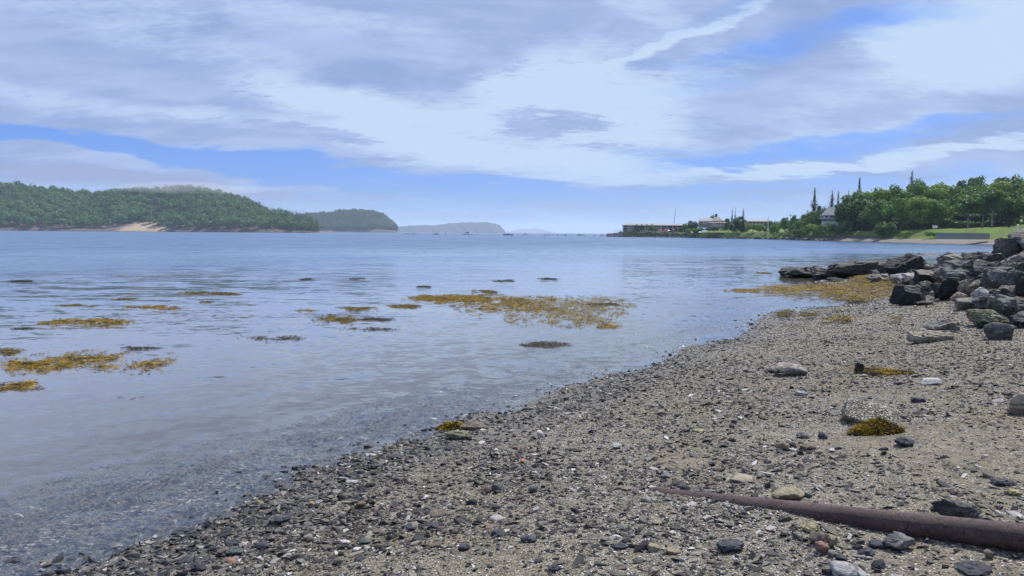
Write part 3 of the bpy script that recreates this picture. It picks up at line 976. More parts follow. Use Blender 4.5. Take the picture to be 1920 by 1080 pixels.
S_ = [
    ('stone', 'smooth grey hump of rock half buried in gravel midway up the beach', 1480, 707, 62, 26, 'round', 'grey', {}),
    ('stone', 'flat buried shoulder of rock left of the smooth grey hump', 1452, 700, 34, 12, 'round', 'grey', {}),
    ('stone', 'small black stone at the head of the trailing brown seaweed', 1613, 701, 22, 21, 'facet', 'slate_black', {}),
    ('stone', 'flat white stone right of the trailing brown seaweed', 1744, 723, 42, 14, 'round', 's_white', {}),
    ('stone', 'large rounded tan stone cut by the photo edge', 1916, 777, 60, 38, 'round', 'tan', {}),
    ('stone', 'black angular stone just below the shell and seaweed mound', 1696, 838, 36, 18, 'facet', 's_slate', {}),
    ('stone', 'dark brown rock at the waterline beside yellow weed', 888, 807, 50, 20, 'facet', 's_brown', dict(roll=8)),
    ('stone', 'flat olive rock just in front of the dark brown waterline rock', 860, 825, 48, 19, 'slab', 'olive', {}),
    ('stone', 'bright orange stone on dark gravel below the waterline rocks', 984, 869, 18, 9, 'round', 's_orange', {}),
    ('stone', 'upright pale stone on gravel right of the waterline rocks', 1014, 824, 16, 18, 'round', 's_white', {}),
    ('stone', 'whitish pebble halfway between pipe tip and waterline', 1157, 843, 18, 14, 'round', 's_white', {}),
    ('stone', 'large yellow-brown stone just behind the rusty pipe', 1476, 941, 74, 30, 'round', 's_tan', {}),
    ('stone', 'long striped grey rock lying behind the thick end of the pipe', 1790, 978, 92, 40, 'facet', 'slate_blue', dict(dep=0.35, roll=18)),
    ('stone', 'light yellow stone touching the near side of the pipe', 1519, 1001, 38, 24, 'facet', 's_yellow', dict(roll=-20)),
    ('stone', 'round brown stone in front of the pipe', 1534, 1026, 38, 30, 'round', 's_brown', {}),
    ('stone', 'pale brown stone leaning against the round brown stone', 1558, 1028, 26, 26, 'facet', 's_tan', {}),
    ('stone', 'reddish square stone in front of the round brown stone', 1540, 1042, 25, 26, 'block', 's_pink', {}),
    ('stone', 'grey pointed stone in front of the middle of the pipe', 1683, 1033, 56, 34, 'wedge', 's_grey', {}),
    ('stone', 'black flat flake left of the grey pointed stone', 1645, 1028, 34, 14, 'slab', 's_slate', {}),
    ('stone', 'rectangular dark slate block in the sand below the pipe tip', 1371, 1040, 54, 30, 'slab', 's_slate', dict(roll=-14, yaw=12)),
    ('stone', 'light grey pebble beside the reddish square stone', 1562, 1047, 22, 15, 'round', 's_grey', {}),
    ('stone', 'dark grey pebble right of the light grey pebble', 1578, 1055, 24, 16, 'round', 's_slate', {}),
    ('stone', 'broad pale stone at the bottom edge of the photo', 1592, 1090, 66, 36, 'round', 'light', dict()),
    ('stone', 'black angular stone above the broad pale bottom stone', 1625, 1046, 34, 18, 'facet', 's_slate', {}),
    ('stone', 'round dark stone right of the broad pale bottom stone', 1648, 1068, 28, 20, 'round', 's_slate', {}),
    ('stone', 'long thin black slate at the bottom right of the beach', 1828, 1078, 66, 20, 'slab', 's_slate', dict(roll=-8)),
    ('stone', 'small dark knob of stone in the sand in front of the thick pipe end', 1853, 1048, 18, 15, 'round', 's_brown', {}),
    ('stone', 'pale yellow stone behind the pipe at the photo edge', 1903, 931, 28, 12, 'facet', 's_yellow', {}),
    ('stone', 'flat dark grey stone behind the pipe near the pale yellow stone', 1880, 911, 42, 12, 'slab', 's_slate', {}),
    ('stone', 'dark rounded pebble resting beside the buried pipe tip', 1284, 921, 24, 12, 'round', 's_slate', {}),
    ('stone', 'small grey pebble right behind the buried pipe tip', 1306, 925, 15, 8, 'round', 's_grey', {}),
    ('stone', 'brown pebble on the near side of the buried pipe tip', 1278, 940, 17, 9, 'round', 's_brown', {}),
    ('stone', 'grey pebble left of the brown pebble at the pipe tip', 1254, 942, 18, 10, 'round', 's_grey', {}),
    ('stone', 'buried crust of pale shelly rock above the pipe tip', 1388, 905, 64, 20, 'round', 'tan', dict(sink=0.4)),
    ('stone', 'long flat dark slate at the lower left of the dry beach', 528, 984, 46, 20, 'slab', 's_slate', dict(roll=-12)),
    ('stone', 'purplish dark stone left of the terracotta stone', 495, 1032, 28, 16, 'facet', 's_slate', {}),
    ('stone', 'terracotta red stone in the lower left gravel', 433, 1059, 24, 14, 'round', 's_pink', {}),
    ('stone', 'flat greenish slate above the terracotta stone', 441, 1042, 36, 15, 'slab', 's_green', {}),
    ('stone', 'black triangular stone at the lower left edge of dry gravel', 374, 1072, 30, 18, 'wedge', 's_slate', {}),
    ('stone', 'brownish yellow stone at the waterline in the lower left', 487, 951, 18, 13, 'round', 's_tan', {}),
    ('stone', 'bright yellow pebble next to the waterline in the lower left', 584, 949, 14, 10, 'facet', 's_yellow', {}),
    ('stone', 'blocky grey stone on the waterline left of the long flat slate', 391, 991, 16, 22, 'block', 's_grey', {}),
    ('stone', 'shiny black slate stone in the centre foreground', 991, 1019, 32, 18, 'slab', 's_slate', {}),
    ('stone', 'dark pointed slate left of the shiny black slate', 934, 1009, 28, 16, 'wedge', 's_slate', {}),
    ('stone', 'black slate in a row of two at the left foreground', 771, 998, 30, 15, 'slab', 's_slate', {}),
    ('stone', 'bluish black slate right of its near twin in the left foreground', 813, 994, 23, 14, 'wedge', 's_slate', {}),
    ('stone', 'dark stone at the bottom edge in the centre', 1040, 1075, 28, 15, 'facet', 's_slate', {}),
    ('stone', 'greenish oval stone in the centre of the beach', 933, 921, 24, 16, 'round', 's_green', {}),
    ('stone', 'second greenish stone right of the oval one', 1000, 924, 20, 13, 'round', 's_green', {}),
    ('stone', 'dark green-grey stone in the left foreground', 684, 1022, 26, 14, 'round', 's_green', {}),
    ('stone', 'olive brown stone on shelly gravel at the left', 676, 954, 22, 15, 'round', 's_brown', {}),
    ('stone', 'brown stone leaning beside the greenish oval stone', 914, 927, 16, 14, 'round', 's_brown', {}),
    ('stone', 'light grey stone above the tip of the pipe', 1247, 899, 22, 13, 'round', 's_grey', {}),
    ('stone', 'light tan stone below the tip of the pipe', 1232, 986, 24, 12, 'round', 's_tan', {}),
    ('stone', 'grey stone left of the light tan stone', 1167, 993, 22, 10, 'slab', 's_grey', {}),
    ('stone', 'dark slate stone below the grey one in the centre right', 1162, 1029, 26, 12, 'slab', 's_slate', {}),
    ('stone', 'orange tan stone half sunk in the sand in the centre right', 1226, 1036, 26, 18, 'facet', 's_tan', dict(sink=0.3)),
    ('stone', 'pale tan flat stone half sunk beside the orange tan stone', 1262, 1042, 30, 14, 'round', 's_tan', dict(sink=0.3)),
    ('stone', 'dark stone pair mate at the left foreground cluster', 870, 1034, 24, 15, 'facet', 's_slate', {}),
    ('stone', 'flat pinkish brown slab in the left foreground', 822, 970, 34, 13, 'slab', 's_brown', {}),
    ('stone', 'flat brown slab with dark edge in the left foreground', 815, 1028, 26, 12, 'slab', 's_brown', {}),
    ('stone', 'grey cone-shaped stone in the gravel below the shell mound', 1504, 824, 22, 14, 'wedge', 's_grey', {}),
    ('stone', 'dark pointed stone next to the grey cone-shaped stone', 1543, 824, 20, 14, 'wedge', 's_slate', {}),
    ('stone', 'yellowish flat stone on gravel left of the shell mound', 1310, 812, 22, 9, 'round', 's_yellow', {}),
    ('stone', 'grey stone with brown flank below the yellowish flat stone', 1465, 844, 26, 17, 'round', 's_tan', {}),
    ('stone', 'two-toned brown slab near the grey cone-shaped stone', 1515, 845, 32, 13, 'slab', 's_brown', {}),
    ('stone', 'light stone standing out on gravel above the shell mound', 1503, 743, 24, 11, 'facet', 'light', {}),
    ('stone', 'dark flat stone right of the shell mound', 1722, 755, 28, 10, 'slab', 's_slate', {}),
    ('stone', 'dark slate at the waterline below the olive rock', 842, 845, 22, 9, 'facet', 's_slate', {}),
    ('stone', 'black stone lying in the wash left of the waterline', 740, 862, 28, 11, 'slab', 's_slate', {}),
    ('stone', 'flat black wet slate in the wash at the lower left', 345, 1005, 40, 13, 'slab', 's_slate', {}),
    ('stone', 'wet black stone in the wash left of the blocky grey one', 290, 985, 20, 9, 'facet', 's_slate', {}),
    ('stone', 'small wet black stone surrounded by water at the lower left', 232, 1006, 16, 8, 'facet', 's_slate', {}),
    ('stone', 'black wet stones end piece under the beach edge at the lower left', 28, 1062, 30, 14, 'facet', 's_slate', {}),
]
for nm, lb, px, py, w, h, stl, mt, kw in S_:
    place_rock(nm, lb, 'stone', px, py, w, h, stl, M[mt], sub=4 if w > 34 else 3, group='loose stones on the beach', **kw)

# ------------------------------------------------------------------ seaweed


def weed_mat(name, stops):
    m, T = mat_new(name)
    g = T.n('ShaderNodeNewGeometry')
    col = T.ramp(g.outputs['Random Per Island'], stops)
    nz = T.noise(g.outputs['Position'], 5, 4, 0.7)
    col = T.mix(T.rng(nz, 0.38, 0.6, 0.1, 1.0), (0.03, 0.024, 0.010), col)
    b = T.n('ShaderNodeBsdfPrincipled', ins={'Base Color': col, 'Roughness': 0.6, 'Specular IOR Level': 0.2})
    tl = T.n('ShaderNodeBsdfTranslucent', ins={'Color': col})
    mx = T.n('ShaderNodeMixShader', ins={0: 0.25, 1: b, 2: tl})
    T.n('ShaderNodeOutputMaterial', ins={0: mx})
    return m


M['weed_gold'] = weed_mat('golden_rockweed', [(0, (0.04, 0.026, 0.004)), (0.25, (0.17, 0.10, 0.006)), (0.6, (0.44, 0.27, 0.012)), (1, (0.62, 0.45, 0.045))])
M['weed_brown'] = weed_mat('olive_brown_rockweed', [(0, (0.03, 0.024, 0.006)), (0.3, (0.11, 0.08, 0.010)), (0.65, (0.27, 0.18, 0.018)), (1, (0.44, 0.31, 0.04))])
M['weed_clump'] = weed_mat('damp_rockweed', [(0, (0.10, 0.06, 0.008)), (0.35, (0.26, 0.16, 0.015)), (0.75, (0.44, 0.29, 0.025)), (1, (0.6, 0.45, 0.06))])
M['weed_dark'] = weed_mat('dark_rockweed', [(0, (0.015, 0.016, 0.012)), (0.5, (0.045, 0.042, 0.022)), (1, (0.12, 0.10, 0.035))])


def frond_templates(rg, k=8, seg=4, bl=0.0):
    out = []
    for _ in range(k):
        v, f = [], []
        bend = rg.normal(0, 0.5)
        lift = rg.uniform(0.0, 0.35)
        for i in range(seg + 1):
            t = i / seg
            wd = 0.10 * (1 - 0.6 * t) * (1 + 0.5 * math.sin(7 * t + bend * 4))
            cxx, cyy = t * math.cos(bend * t) - 0.5, t * math.sin(bend * t)
            cz = lift * math.sin(PI * t) * 0.6 + bl * t
            tw = bend * t * 2
            v += [(cxx, cyy - wd, cz - 0.4 * wd * math.sin(tw)), (cxx, cyy + wd, cz + 0.4 * wd * math.sin(tw)), (cxx, cyy, cz + wd * 0.7)]
        for i in range(seg):
            a = i * 3
            f += [(a, a + 3, a + 5, a + 2), (a + 2, a + 5, a + 4, a + 1)]
        out.append((np.array(v), np.array(f)))
    return out


def weed_mat_patch(label, px, py, w, h, mat, dens=1.0, thr=-0.1, seed=0, floating=True, zadd=0.0, lenm=0.05, group=None, maxn=9000):
    rg = np.random.default_rng(seed + 1000)
    c = at_z(px, py, 0.0) if floating else hit(px, py)
    lx = at_z(px - w / 2, py, c.z)
    rx_ = at_z(px + w / 2, py, c.z)
    hw = (rx_.x - lx.x) / 2
    top = at_z(px, max(py - h / 2, hor(px) + 20), c.z)
    bot = at_z(px, py + h / 2, c.z)
    y0, y1 = bot.y, top.y
    area = hw * 2 * (y1 - y0)
    fsize = max(lenm, c.y * 0.0030)
    n_ = int(min(maxn, max(60, area * dens * 3.0 / (fsize * fsize))))
    u = rg.uniform(-1, 1, n_ * 3)
    v = rg.uniform(-1, 1, n_ * 3)
    yy = (y0 + y1) / 2 + v * (y1 - y0) / 2
    xx = (c.x / c.y) * yy + u * hw * (yy / c.y)
    dn = n2(xx, yy * 0.35, 1.6, 3, seed + 3) * 0.9 + n2(xx, yy * 0.5, 6.5, 3, seed + 4) * 0.75 + rg.normal(0, 0.22, len(u))
    rad = np.sqrt(u * u + v * v) + 0.28 * n2(np.arctan2(v, u) * 1.5 + seed, rad_ := np.zeros(len(u)) + seed, 1.2, 2, seed)
    k = (dn - 0.75 * np.clip(rad - 0.45, 0, 2) * 1.6 > thr) & (rad < 1.25)
    xx, yy, dn = xx[k][:n_], yy[k][:n_], dn[k][:n_]
    n_ = len(xx)
    if n_ < 5:
        return None
    zz = np.zeros(n_) + rg.uniform(-0.004, 0.014, n_) if floating else ground(xx, yy) + rg.uniform(0.0, 0.05, n_) + 0.16 * np.clip(n2(xx, yy, 1.5, 3, 6), 0, 1) + 0.09 * np.clip(n2(xx, yy, 5, 2, 6), 0, 1)
    zz = np.maximum(zz, 0.0 if not floating else -0.01) + zadd
    sz = fsize * rg.uniform(0.5, 1.3, n_)
    S3 = np.stack([sz, sz * 1.2, np.minimum(sz * 0.9, 0.09)], 1)
    yaw = rg.normal(0.15, 0.55, n_)
    V, F = scatter(frond_templates(rg), np.stack([xx, yy, zz], 1), S3, yaw, rg.normal(0, 0.15, n_), rg.normal(0, 0.06, n_), rg.integers(0, 8, n_))
    o = mk('seaweed_mat', V, F, mat)
    # put the origin at the patch
    cc = Vector((float(xx.mean()), float(yy.mean()), float(zz.min())))
    o.data.transform(Matrix.Translation(-cc))
    o.location = cc
    return tag(o, label, 'seaweed', group)


GW = 'floating seaweed mats'
WEED = [
    ('thin brown mat above the golden oblong one at the left', 145, 574, 92, 9, 'weed_brown', 0.8, -0.1),
    ('golden oblong mat, brightest of the small ones at the left', 298, 577, 135, 11, 'weed_gold', 1.0, -0.3),
    ('brown two-lobed mat in front of the golden oblong one', 165, 605, 180, 16, 'weed_gold', 1.0, -0.32),
    ('short faint strip of weed near the left edge', 45, 617, 66, 5, 'weed_dark', 0.8, -0.1),
    ('little brown strip just behind the golden oblong mat', 232, 561, 66, 5, 'weed_brown', 0.8, -0.2),
    ('long brown strip farthest out on the left half', 395, 551, 118, 8, 'weed_brown', 1.0, -0.2),
    ('tiny brown strip right of the golden oblong mat', 390, 567, 30, 4, 'weed_brown', 1.0, -0.3),
    ('dark green mat alone between the left mats and the centre mats', 508, 636, 128, 17, 'weed_dark', 0.9, -0.1),
    ('small olive mat cut by the left edge above the largest left mat', 18, 660, 60, 16, 'weed_brown', 1.0, -0.2),
    ('largest sparse mat on the left, brown to olive', 160, 684, 330, 56, 'weed_gold', 0.9, -0.14),
    ('dense golden core inside the largest left mat', 45, 686, 110, 30, 'weed_gold', 1.0, -0.25),
    ('golden mat in front of the largest left mat', 45, 725, 110, 24, 'weed_gold', 1.0, -0.1),
    ('thin row of dark stalks standing in shallow water at the left', 240, 745, 80, 18, 'weed_dark', 0.25, 0.15),
    ('dark pair of tufts behind the largest left mat', 262, 653, 84, 8, 'weed_dark', 0.9, -0.05),
    ('very faint brown strip at the left edge far out', 40, 527, 60, 4, 'weed_dark', 0.9, -0.1),
    ('bright golden tuft leftmost of the centre mats', 572, 583, 52, 10, 'weed_gold', 1.0, -0.4),
    ('brown tail right of the bright golden tuft', 668, 579, 80, 8, 'weed_brown', 1.0, -0.2),
    ('crooked brown mat below the bright golden tuft', 640, 601, 120, 24, 'weed_brown', 1.0, -0.15),
    ('dark dash right of the crooked brown mat', 708, 599, 66, 7, 'weed_dark', 1.0, -0.3),
    ('speckled dark strip in front of the crooked brown mat', 690, 617, 118, 10, 'weed_dark', 0.8, -0.05),
    ('brown mat left of the largest centre mat', 755, 575, 66, 9, 'weed_brown', 1.0, -0.25),
    ('long golden arm reaching left from the largest centre mat', 868, 561, 215, 19, 'weed_gold', 1.0, -0.42),
    ('scattered brown middle of the largest centre mat', 965, 576, 230, 44, 'weed_gold', 1.0, -0.36),
    ('largest golden mat of all in the centre of the water', 1070, 586, 230, 66, 'weed_gold', 1.0, -0.48),
    ('small green strip just behind the largest golden mat', 912, 547, 50, 6, 'weed_brown', 1.0, -0.3),
    ('brown tip right of the largest golden mat', 1130, 571, 60, 6, 'weed_dark', 1.0, -0.2),
    ('small golden tuft at the near right corner of the largest golden mat', 1142, 612, 44, 9, 'weed_gold', 1.0, -0.4),
    ('dark dash of weed farthest out in the centre', 945, 527, 50, 5, 'weed_dark', 1.0, -0.2),
    ('dark sunken mat in front of the largest golden mat', 1018, 647, 104, 13, 'weed_dark', 0.9, -0.15),
    ('tiny dark dash behind the long golden arm', 798, 538, 32, 4, 'weed_dark', 1.0, -0.3),
    ('tiny brown dash far out left of centre', 668, 523, 34, 4, 'weed_dark', 1.0, -0.3),
    ('faint brown strip far out between left and centre mats', 575, 524, 26, 4, 'weed_dark', 1.0, -0.3),
    ('faint brown strip far out right of centre', 1030, 523, 46, 4, 'weed_dark', 0.8, -0.3),
    ('short golden strip off the tip of the rocky point', 1395, 545, 70, 8, 'weed_gold', 1.0, -0.3),
    ('thin brown strip off the tip of the rocky ledge', 1432, 512, 40, 3, 'weed_brown', 1.0, -0.3),
]
for i, (lb, px, py, w, h, mt, de, th) in enumerate(WEED):
    weed_mat_patch('seaweed, ' + lb, px, py, w * 1.08, h, M[mt], de, th + 0.14, seed=i * 7, group=GW)
GS = 'seaweed lying on the shore'
SW = [
    ('long golden bank of seaweed running into the water from the rocks', 1500, 546, 180, 20, 'weed_gold', 1.4, -0.5, 0.09, 3800),
    ('thick golden heap of seaweed in front of the black boulders', 1625, 545, 170, 36, 'weed_gold', 1.4, -0.55, 0.09, 6500),
    ('golden seaweed climbing between ledge and pointed grey rock', 1620, 524, 50, 22, 'weed_gold', 1.4, -0.5, 0.09, 2500),
    ('brown seaweed tuft on the edge of the gravel below the heap', 1608, 566, 52, 10, 'weed_brown', 1.2, -0.4, 0.08, 1200),
    ('pair of dark green weed tufts in the wash near the rocky point', 1472, 591, 40, 12, 'weed_brown', 1.0, -0.3, 0.08, 900),
    ('small weed tuft right of the dark green pair', 1515, 599, 40, 10, 'weed_brown', 1.0, -0.3, 0.08, 900),
    ('curved golden weed line on the gravel near the waterline', 1570, 605, 66, 11, 'weed_gold', 1.0, -0.25, 0.08, 1200),
    ('tiny green weed tuft alone on the gravel before the black block', 1681, 603, 26, 6, 'weed_brown', 1.0, -0.4, 0.06, 400),
]
for i, (lb, px, py, w, h, mt, de, th, ln, mx_) in enumerate(SW):
    weed_mat_patch(lb, px, py, w, h, M[mt], de, th, seed=400 + i * 7, floating=False, zadd=0.03, lenm=ln, group=GS, maxn=mx_)


def weed_heap(label, px, py, w, h, mat, n_, dep=0.8, seed=0, ln=0.035, tail=None):
    """a bunch of short bladdery fronds over a small rise"""
    rg = np.random.default_rng(seed)
    g = hit(px, py)
    W, D_ = w / FPX * g.y, w / FPX * g.y * dep
    H = h / FPX * g.y * (0.2 if tail else 0.55)
    a = rg.uniform(0, 2 * PI, n_)
    rr_ = np.sqrt(rg.uniform(0, 1, n_))
    wob = 1 + 0.25 * n2(np.cos(a) * 2, np.sin(a) * 2, 1.0, 2, seed)
    lx, ly = rr_ * np.cos(a) * W / 2 * wob, rr_ * np.sin(a) * D_ / 2 * wob
    if tail:
        t = rg.uniform(0, 1, n_)
        lx = (t * tail[0] + rg.normal(0, 0.07, n_) * (1.2 - t)) * W
        ly = (t * tail[1]) * D_ + rg.normal(0, 0.42, n_) * W * (1.1 - t)
        rr_ = np.clip(t, 0, 1)
    xx, yy = g.x + lx, g.y + D_ * 0.45 + ly
    lump = 0.72 + 0.75 * n2(xx, yy, 9.0 if ln < 0.05 else 3.0, 2, seed + 1)
    zz = ground(xx, yy) + H * np.clip(1 - rr_ ** 2, 0, 1) * np.clip(lump, 0.3, 1.3) * rg.uniform(0.8, 1.0, n_) + 0.005
    sz = ln * rg.uniform(0.5, 1.3, n_)
    S3 = np.stack([sz, sz * 1.6, sz], 1)
    V, F = scatter(frond_templates(rg, bl=0.2), np.stack([xx, yy, zz], 1), S3, rg.uniform(0, 6.28, n_), rg.normal(0, 0.5, n_), rg.normal(0, 0.5, n_), rg.integers(0, 8, n_))
    # base so that the heap is not see-through
    Vb, Fb = ico(3)
    Wb = Vb * np.array([W * 0.36, D_ * 0.36, H * 0.42])
    Wb = Wb + np.array([g.x, g.y + D_ * 0.45, gz(g.x, g.y + D_ * 0.45)])
    if tail:
        o = mk('seaweed_clump', V, F, mat)
    else:
        o = mk('seaweed_clump', np.concatenate([V, Wb]), [F, Fb + len(V)], mat)
    cc = Vector((g.x, g.y + D_ * 0.45, g.z))
    o.data.transform(Matrix.Translation(-cc))
    o.location = cc
    return tag(o, label, 'seaweed', GS)


# shell-crusted stone with seaweed draped in front
mound = place_rock('shell_crusted_stone', 'low stone crusted with white shell bits behind the brown seaweed clump', 'stone', 1630, 796, 112, 52, 'round', M['shelly'], sub=5, sink=0.35)
weed_heap('bushy brown-gold seaweed clump draped over the shell-crusted stone', 1653, 816, 100, 46, M['weed_clump'], 7000, 0.45, 5)
weed_heap('brown seaweed trailing to the right from a small black stone', 1622, 703, 60, 30, M['weed_clump'], 2600, 0.8, 6, tail=(1.35, -0.8))
weed_heap('bright yellow-green weed beside the dark brown waterline rock', 846, 808, 60, 28, M['weed_gold'], 1100, 0.5, 7)
weed_heap('small rusty weed tuft in a hollow of the boulder pile', 1862, 556, 34, 20, M['weed_brown'], 600, 0.6, 8, ln=0.07)

# ------------------------------------------------------------------ the rusty pipe


def pipe_mat():
    m, T = mat_new('rusty_pipe')
    tc = T.n('ShaderNodeTexCoord').outputs['Object']
    a = T.noise(T.mapping(tc, scale=(1.2, 6, 6)), 2.2, 6, 0.65)
    b = T.noise(tc, 160, 4, 0.7)
    c = T.noise(tc, 26, 5, 0.65)
    col = T.mix(T.rng(a, 0.35, 0.65), (0.050, 0.028, 0.027), (0.105, 0.060, 0.056))
    col = T.mix(T.rng(c, 0.5, 0.72, 0, 0.6), col, (0.15, 0.08, 0.065))
    fl = T.noise(tc, 48, 5, 0.7, 0.4)
    col = T.mix(T.rng(fl, 0.56, 0.62), col, (0.045, 0.028, 0.03))
    col = T.mix(T.rng(fl, 0.34, 0.28), col, (0.15, 0.11, 0.105))
    col = T.mix(T.rng(b, 0.55, 0.72, 0, 0.6), col, (0.03, 0.018, 0.02))
    finish(T, col, 0.62, T.math('ADD', T.math('ADD', b, T.math('MULTIPLY', c, 0.6)), T.rng(fl, 0.56, 0.62)), 0.7, 0.006, 0.4)
    return m


pr = 0.063
pA = hit(1240, 921)
pB = hit(1920, 1040)
pA = Vector((pA.x, pA.y, gz(pA.x, pA.y) - pr * 0.80))
pB = Vector((pB.x, pB.y + pr * 0.8, gz(pB.x, pB.y) + pr * 0.90))
pd = (pB - pA)
pE = pB + pd * 0.9
pS = pA - pd * 0.12
pL = (pE - pS).length
pn_ = 260
mb = MB()
pts, rad = [], []
for i in range(pn_ + 1):
    t = i / pn_
    pts.append((t * pL, 0, 0))
    rad.append(pr)
mb.tube(pts, rad, 40)
mv = np.array(mb.v)
md = 0.0022 * fbm(mv * np.array([9, 26, 26]), 4, 3) + 0.0012 * fbm(mv * 70, 3, 9)
rr2 = np.hypot(mv[:, 1], mv[:, 2])
mv[:, 1] += mv[:, 1] / rr2 * md
mv[:, 2] += mv[:, 2] / rr2 * md
mb.v = [tuple(p) for p in mv]
pipe = mb.build('rusty_pipe', pipe_mat(), smooth=True)
pipe.rotation_mode = 'QUATERNION'
pipe.rotation_quaternion = (pE - pS).to_track_quat('X', 'Z')
pipe.location = pS
tag(pipe, 'thick rusty brown pipe lying on the sand, far end buried in gravel', 'pipe')

# ------------------------------------------------------------------ far right shore


def D_shore(px):
    return np.interp(px, [1040, 1150, 1300, 1440, 1530, 1650, 1760, 1950, 2300], [520, 418, 372, 290, 237, 196, 168, 146, 130])


def hR(px, y):
    px = np.asarray(px, float).ravel()
    y = np.asarray(y, float).ravel()
    t = y - D_shore(px)
    x = (px - 960) / FPX * y
    bw = np.interp(px, [1150, 1400, 1500, 1650, 1950], [1.2, 3, 7, 10, 12])       # beach width
    bh = np.interp(px, [1150, 1290, 1400, 1500, 1650, 1950], [0.5, 0.4, 0.4, 0.75, 1.0, 1.0])
    lawn = np.interp(px, [1150, 1290, 1330, 1440, 1550, 1700, 1850, 1950], [2.8, 2.6, 2.7, 2.7, 3.0, 3.4, 3.8, 4.2])
    wall = np.interp(px, [1150, 1290, 1420, 1500, 1650, 1760, 1950], [1.0, 4, 10, 8, 7, 12, 12])
    h = -0.4 + (bh + 0.4) * sstep(-3, bw, t)
    h = h + (lawn - bh) * sstep(bw, bw + wall, t)
    h = h + np.clip(t - bw - wall - 22, 0, 400) * 0.02 * sstep(1290, 1380, px)
    h = h + 3.5 * sstep(30, 110, t) * sstep(1500, 1750, px)
    cut = sstep(1150, 1162, px)
    h = h * cut - 3.0 * (1 - cut)
    return h + n2(x, y, 0.12, 3, 9) * 0.12 * (t > 2)


def gR(px, y):
    return float(hR([px], [y])[0])


def shore_mat():
    m, T = mat_new('far_shore')
    g = T.n('ShaderNodeNewGeometry')
    pos = g.outputs['Position']
    nz = T.noise(pos, 0.25, 6, 0.65)
    n3 = T.noise(pos, 1.5, 5, 0.7)
    t = T.n('ShaderNodeAttribute', attribute_name='inland').outputs['Fac']
    t = T.math('ADD', t, T.math('MULTIPLY', T.math('SUBTRACT', nz, 0.5), 0.35))
    sand = T.mix(n3, (0.13, 0.117, 0.10), (0.25, 0.225, 0.195))
    weed = T.mix(n3, (0.035, 0.033, 0.03), (0.09, 0.085, 0.08))
    grass = T.mix(n3, (0.05, 0.085, 0.016), (0.15, 0.17, 0.04))
    grass = T.mix(T.rng(nz, 0.42, 0.62), grass, (0.10, 0.18, 0.028))
    col = T.mix(T.rng(t, 0.18, 0.3), weed, sand)
    col = T.mix(T.rng(t, 0.95, 1.1), col, grass)
    finish(T, col, 0.9, n3, 0.5, 0.1, 0.2)
    return m


pxs = np.concatenate([np.linspace(1100, 1300, 90), np.linspace(1302, 2300, 260)])
ts = np.concatenate([np.linspace(-12, 40, 105), np.linspace(42, 420, 70)])
PX, TT = np.meshgrid(pxs, ts, indexing='ij')
YY = D_shore(PX) + TT
XX = (PX - 960) / FPX * YY
HH = hR(PX.ravel(), YY.ravel())
ii = np.arange(PX.size).reshape(PX.shape)
FF = np.stack([ii[:-1, :-1].ravel(), ii[1:, :-1].ravel(), ii[1:, 1:].ravel(), ii[:-1, 1:].ravel()], 1)
bwv = np.interp(PX.ravel(), [1150, 1400, 1500, 1650, 1950], [1.2, 3, 7, 10, 12])
M['shore'] = shore_mat()
tag(mk('far_shore_ground', np.stack([XX.ravel(), YY.ravel(), HH], 1), FF, M['shore'], smooth=True, attrs={'inland': np.clip(TT.ravel() / bwv, -1, 3)}), kind='structure')

# ------------------------------------------------------------------ plants


def leaf_mat(name, c0, c1, dark=0.5):
    m, T = mat_new(name)
    g = T.n('ShaderNodeNewGeometry')
    oi = T.n('ShaderNodeObjectInfo')
    tone = T.n('ShaderNodeAttribute', attribute_name='tone').outputs['Fac']
    col = T.mix(T.math('ADD', T.math('MULTIPLY', g.outputs['Random Per Island'], 0.35), T.math('MULTIPLY', tone, 0.65)), c0, c1)
    col = T.mix(T.math('MULTIPLY', oi.outputs['Random'], 0.5), col, tuple(c * k for c, k in zip(c0, (0.75, 0.95, 1.0))))
    b = T.n('ShaderNodeBsdfPrincipled', ins={'Base Color': col, 'Roughness': 0.55, 'Specular IOR Level': 0.25})
    tl = T.n('ShaderNodeBsdfTranslucent', ins={'Color': T.mix(0.5, col, (0.14, 0.22, 0.02))})
    mx = T.n('ShaderNodeMixShader', ins={0: 0.3, 1: b, 2: tl})
    T.n('ShaderNodeOutputMaterial', ins={0: mx})
    return m


M['leaf'] = leaf_mat('broad_leaves', (0.045, 0.12, 0.02), (0.20, 0.38, 0.055))
M['leaf2'] = leaf_mat('yellow_green_leaves', (0.085, 0.17, 0.02), (0.30, 0.44, 0.06))
M['leaf3'] = leaf_mat('deep_green_leaves', (0.018, 0.055, 0.018), (0.085, 0.19, 0.05))
M['needle'] = leaf_mat('spruce_needles', (0.016, 0.045, 0.02), (0.055, 0.12, 0.045))
M['bark'] = plain('bark', (0.085, 0.07, 0.055), 0.9, 0.4, 2)
M['bark_pale'] = plain('pale_bark', (0.30, 0.28, 0.25), 0.85, 0.35, 2)


def leaf_quads(P, N, size, rg, jitter=0.6, asp=1.0):
    """leaf-sized quads at P facing roughly N"""
    n_ = len(P)
    N = N + rg.normal(0, jitter, (n_, 3))
    N /= np.linalg.norm(N, axis=1)[:, None] + 1e-9
    A = rg.normal(size=(n_, 3))
    U = np.cross(N, A)
    U /= np.linalg.norm(U, axis=1)[:, None] + 1e-9
    W = np.cross(N, U)
    s = (size * rg.uniform(0.6, 1.35, n_))[:, None] / 2
    U, W = U * s, W * s * asp
    bend = N * s * 0.35
    V = np.stack([P - U - W * 0.6, P + U - W * 0.6 - bend, P + U * 0.5 + W, P - U * 0.6 + W - bend], 1).reshape(-1, 3)
    F = np.arange(n_ * 4).reshape(-1, 4)
    return V, F


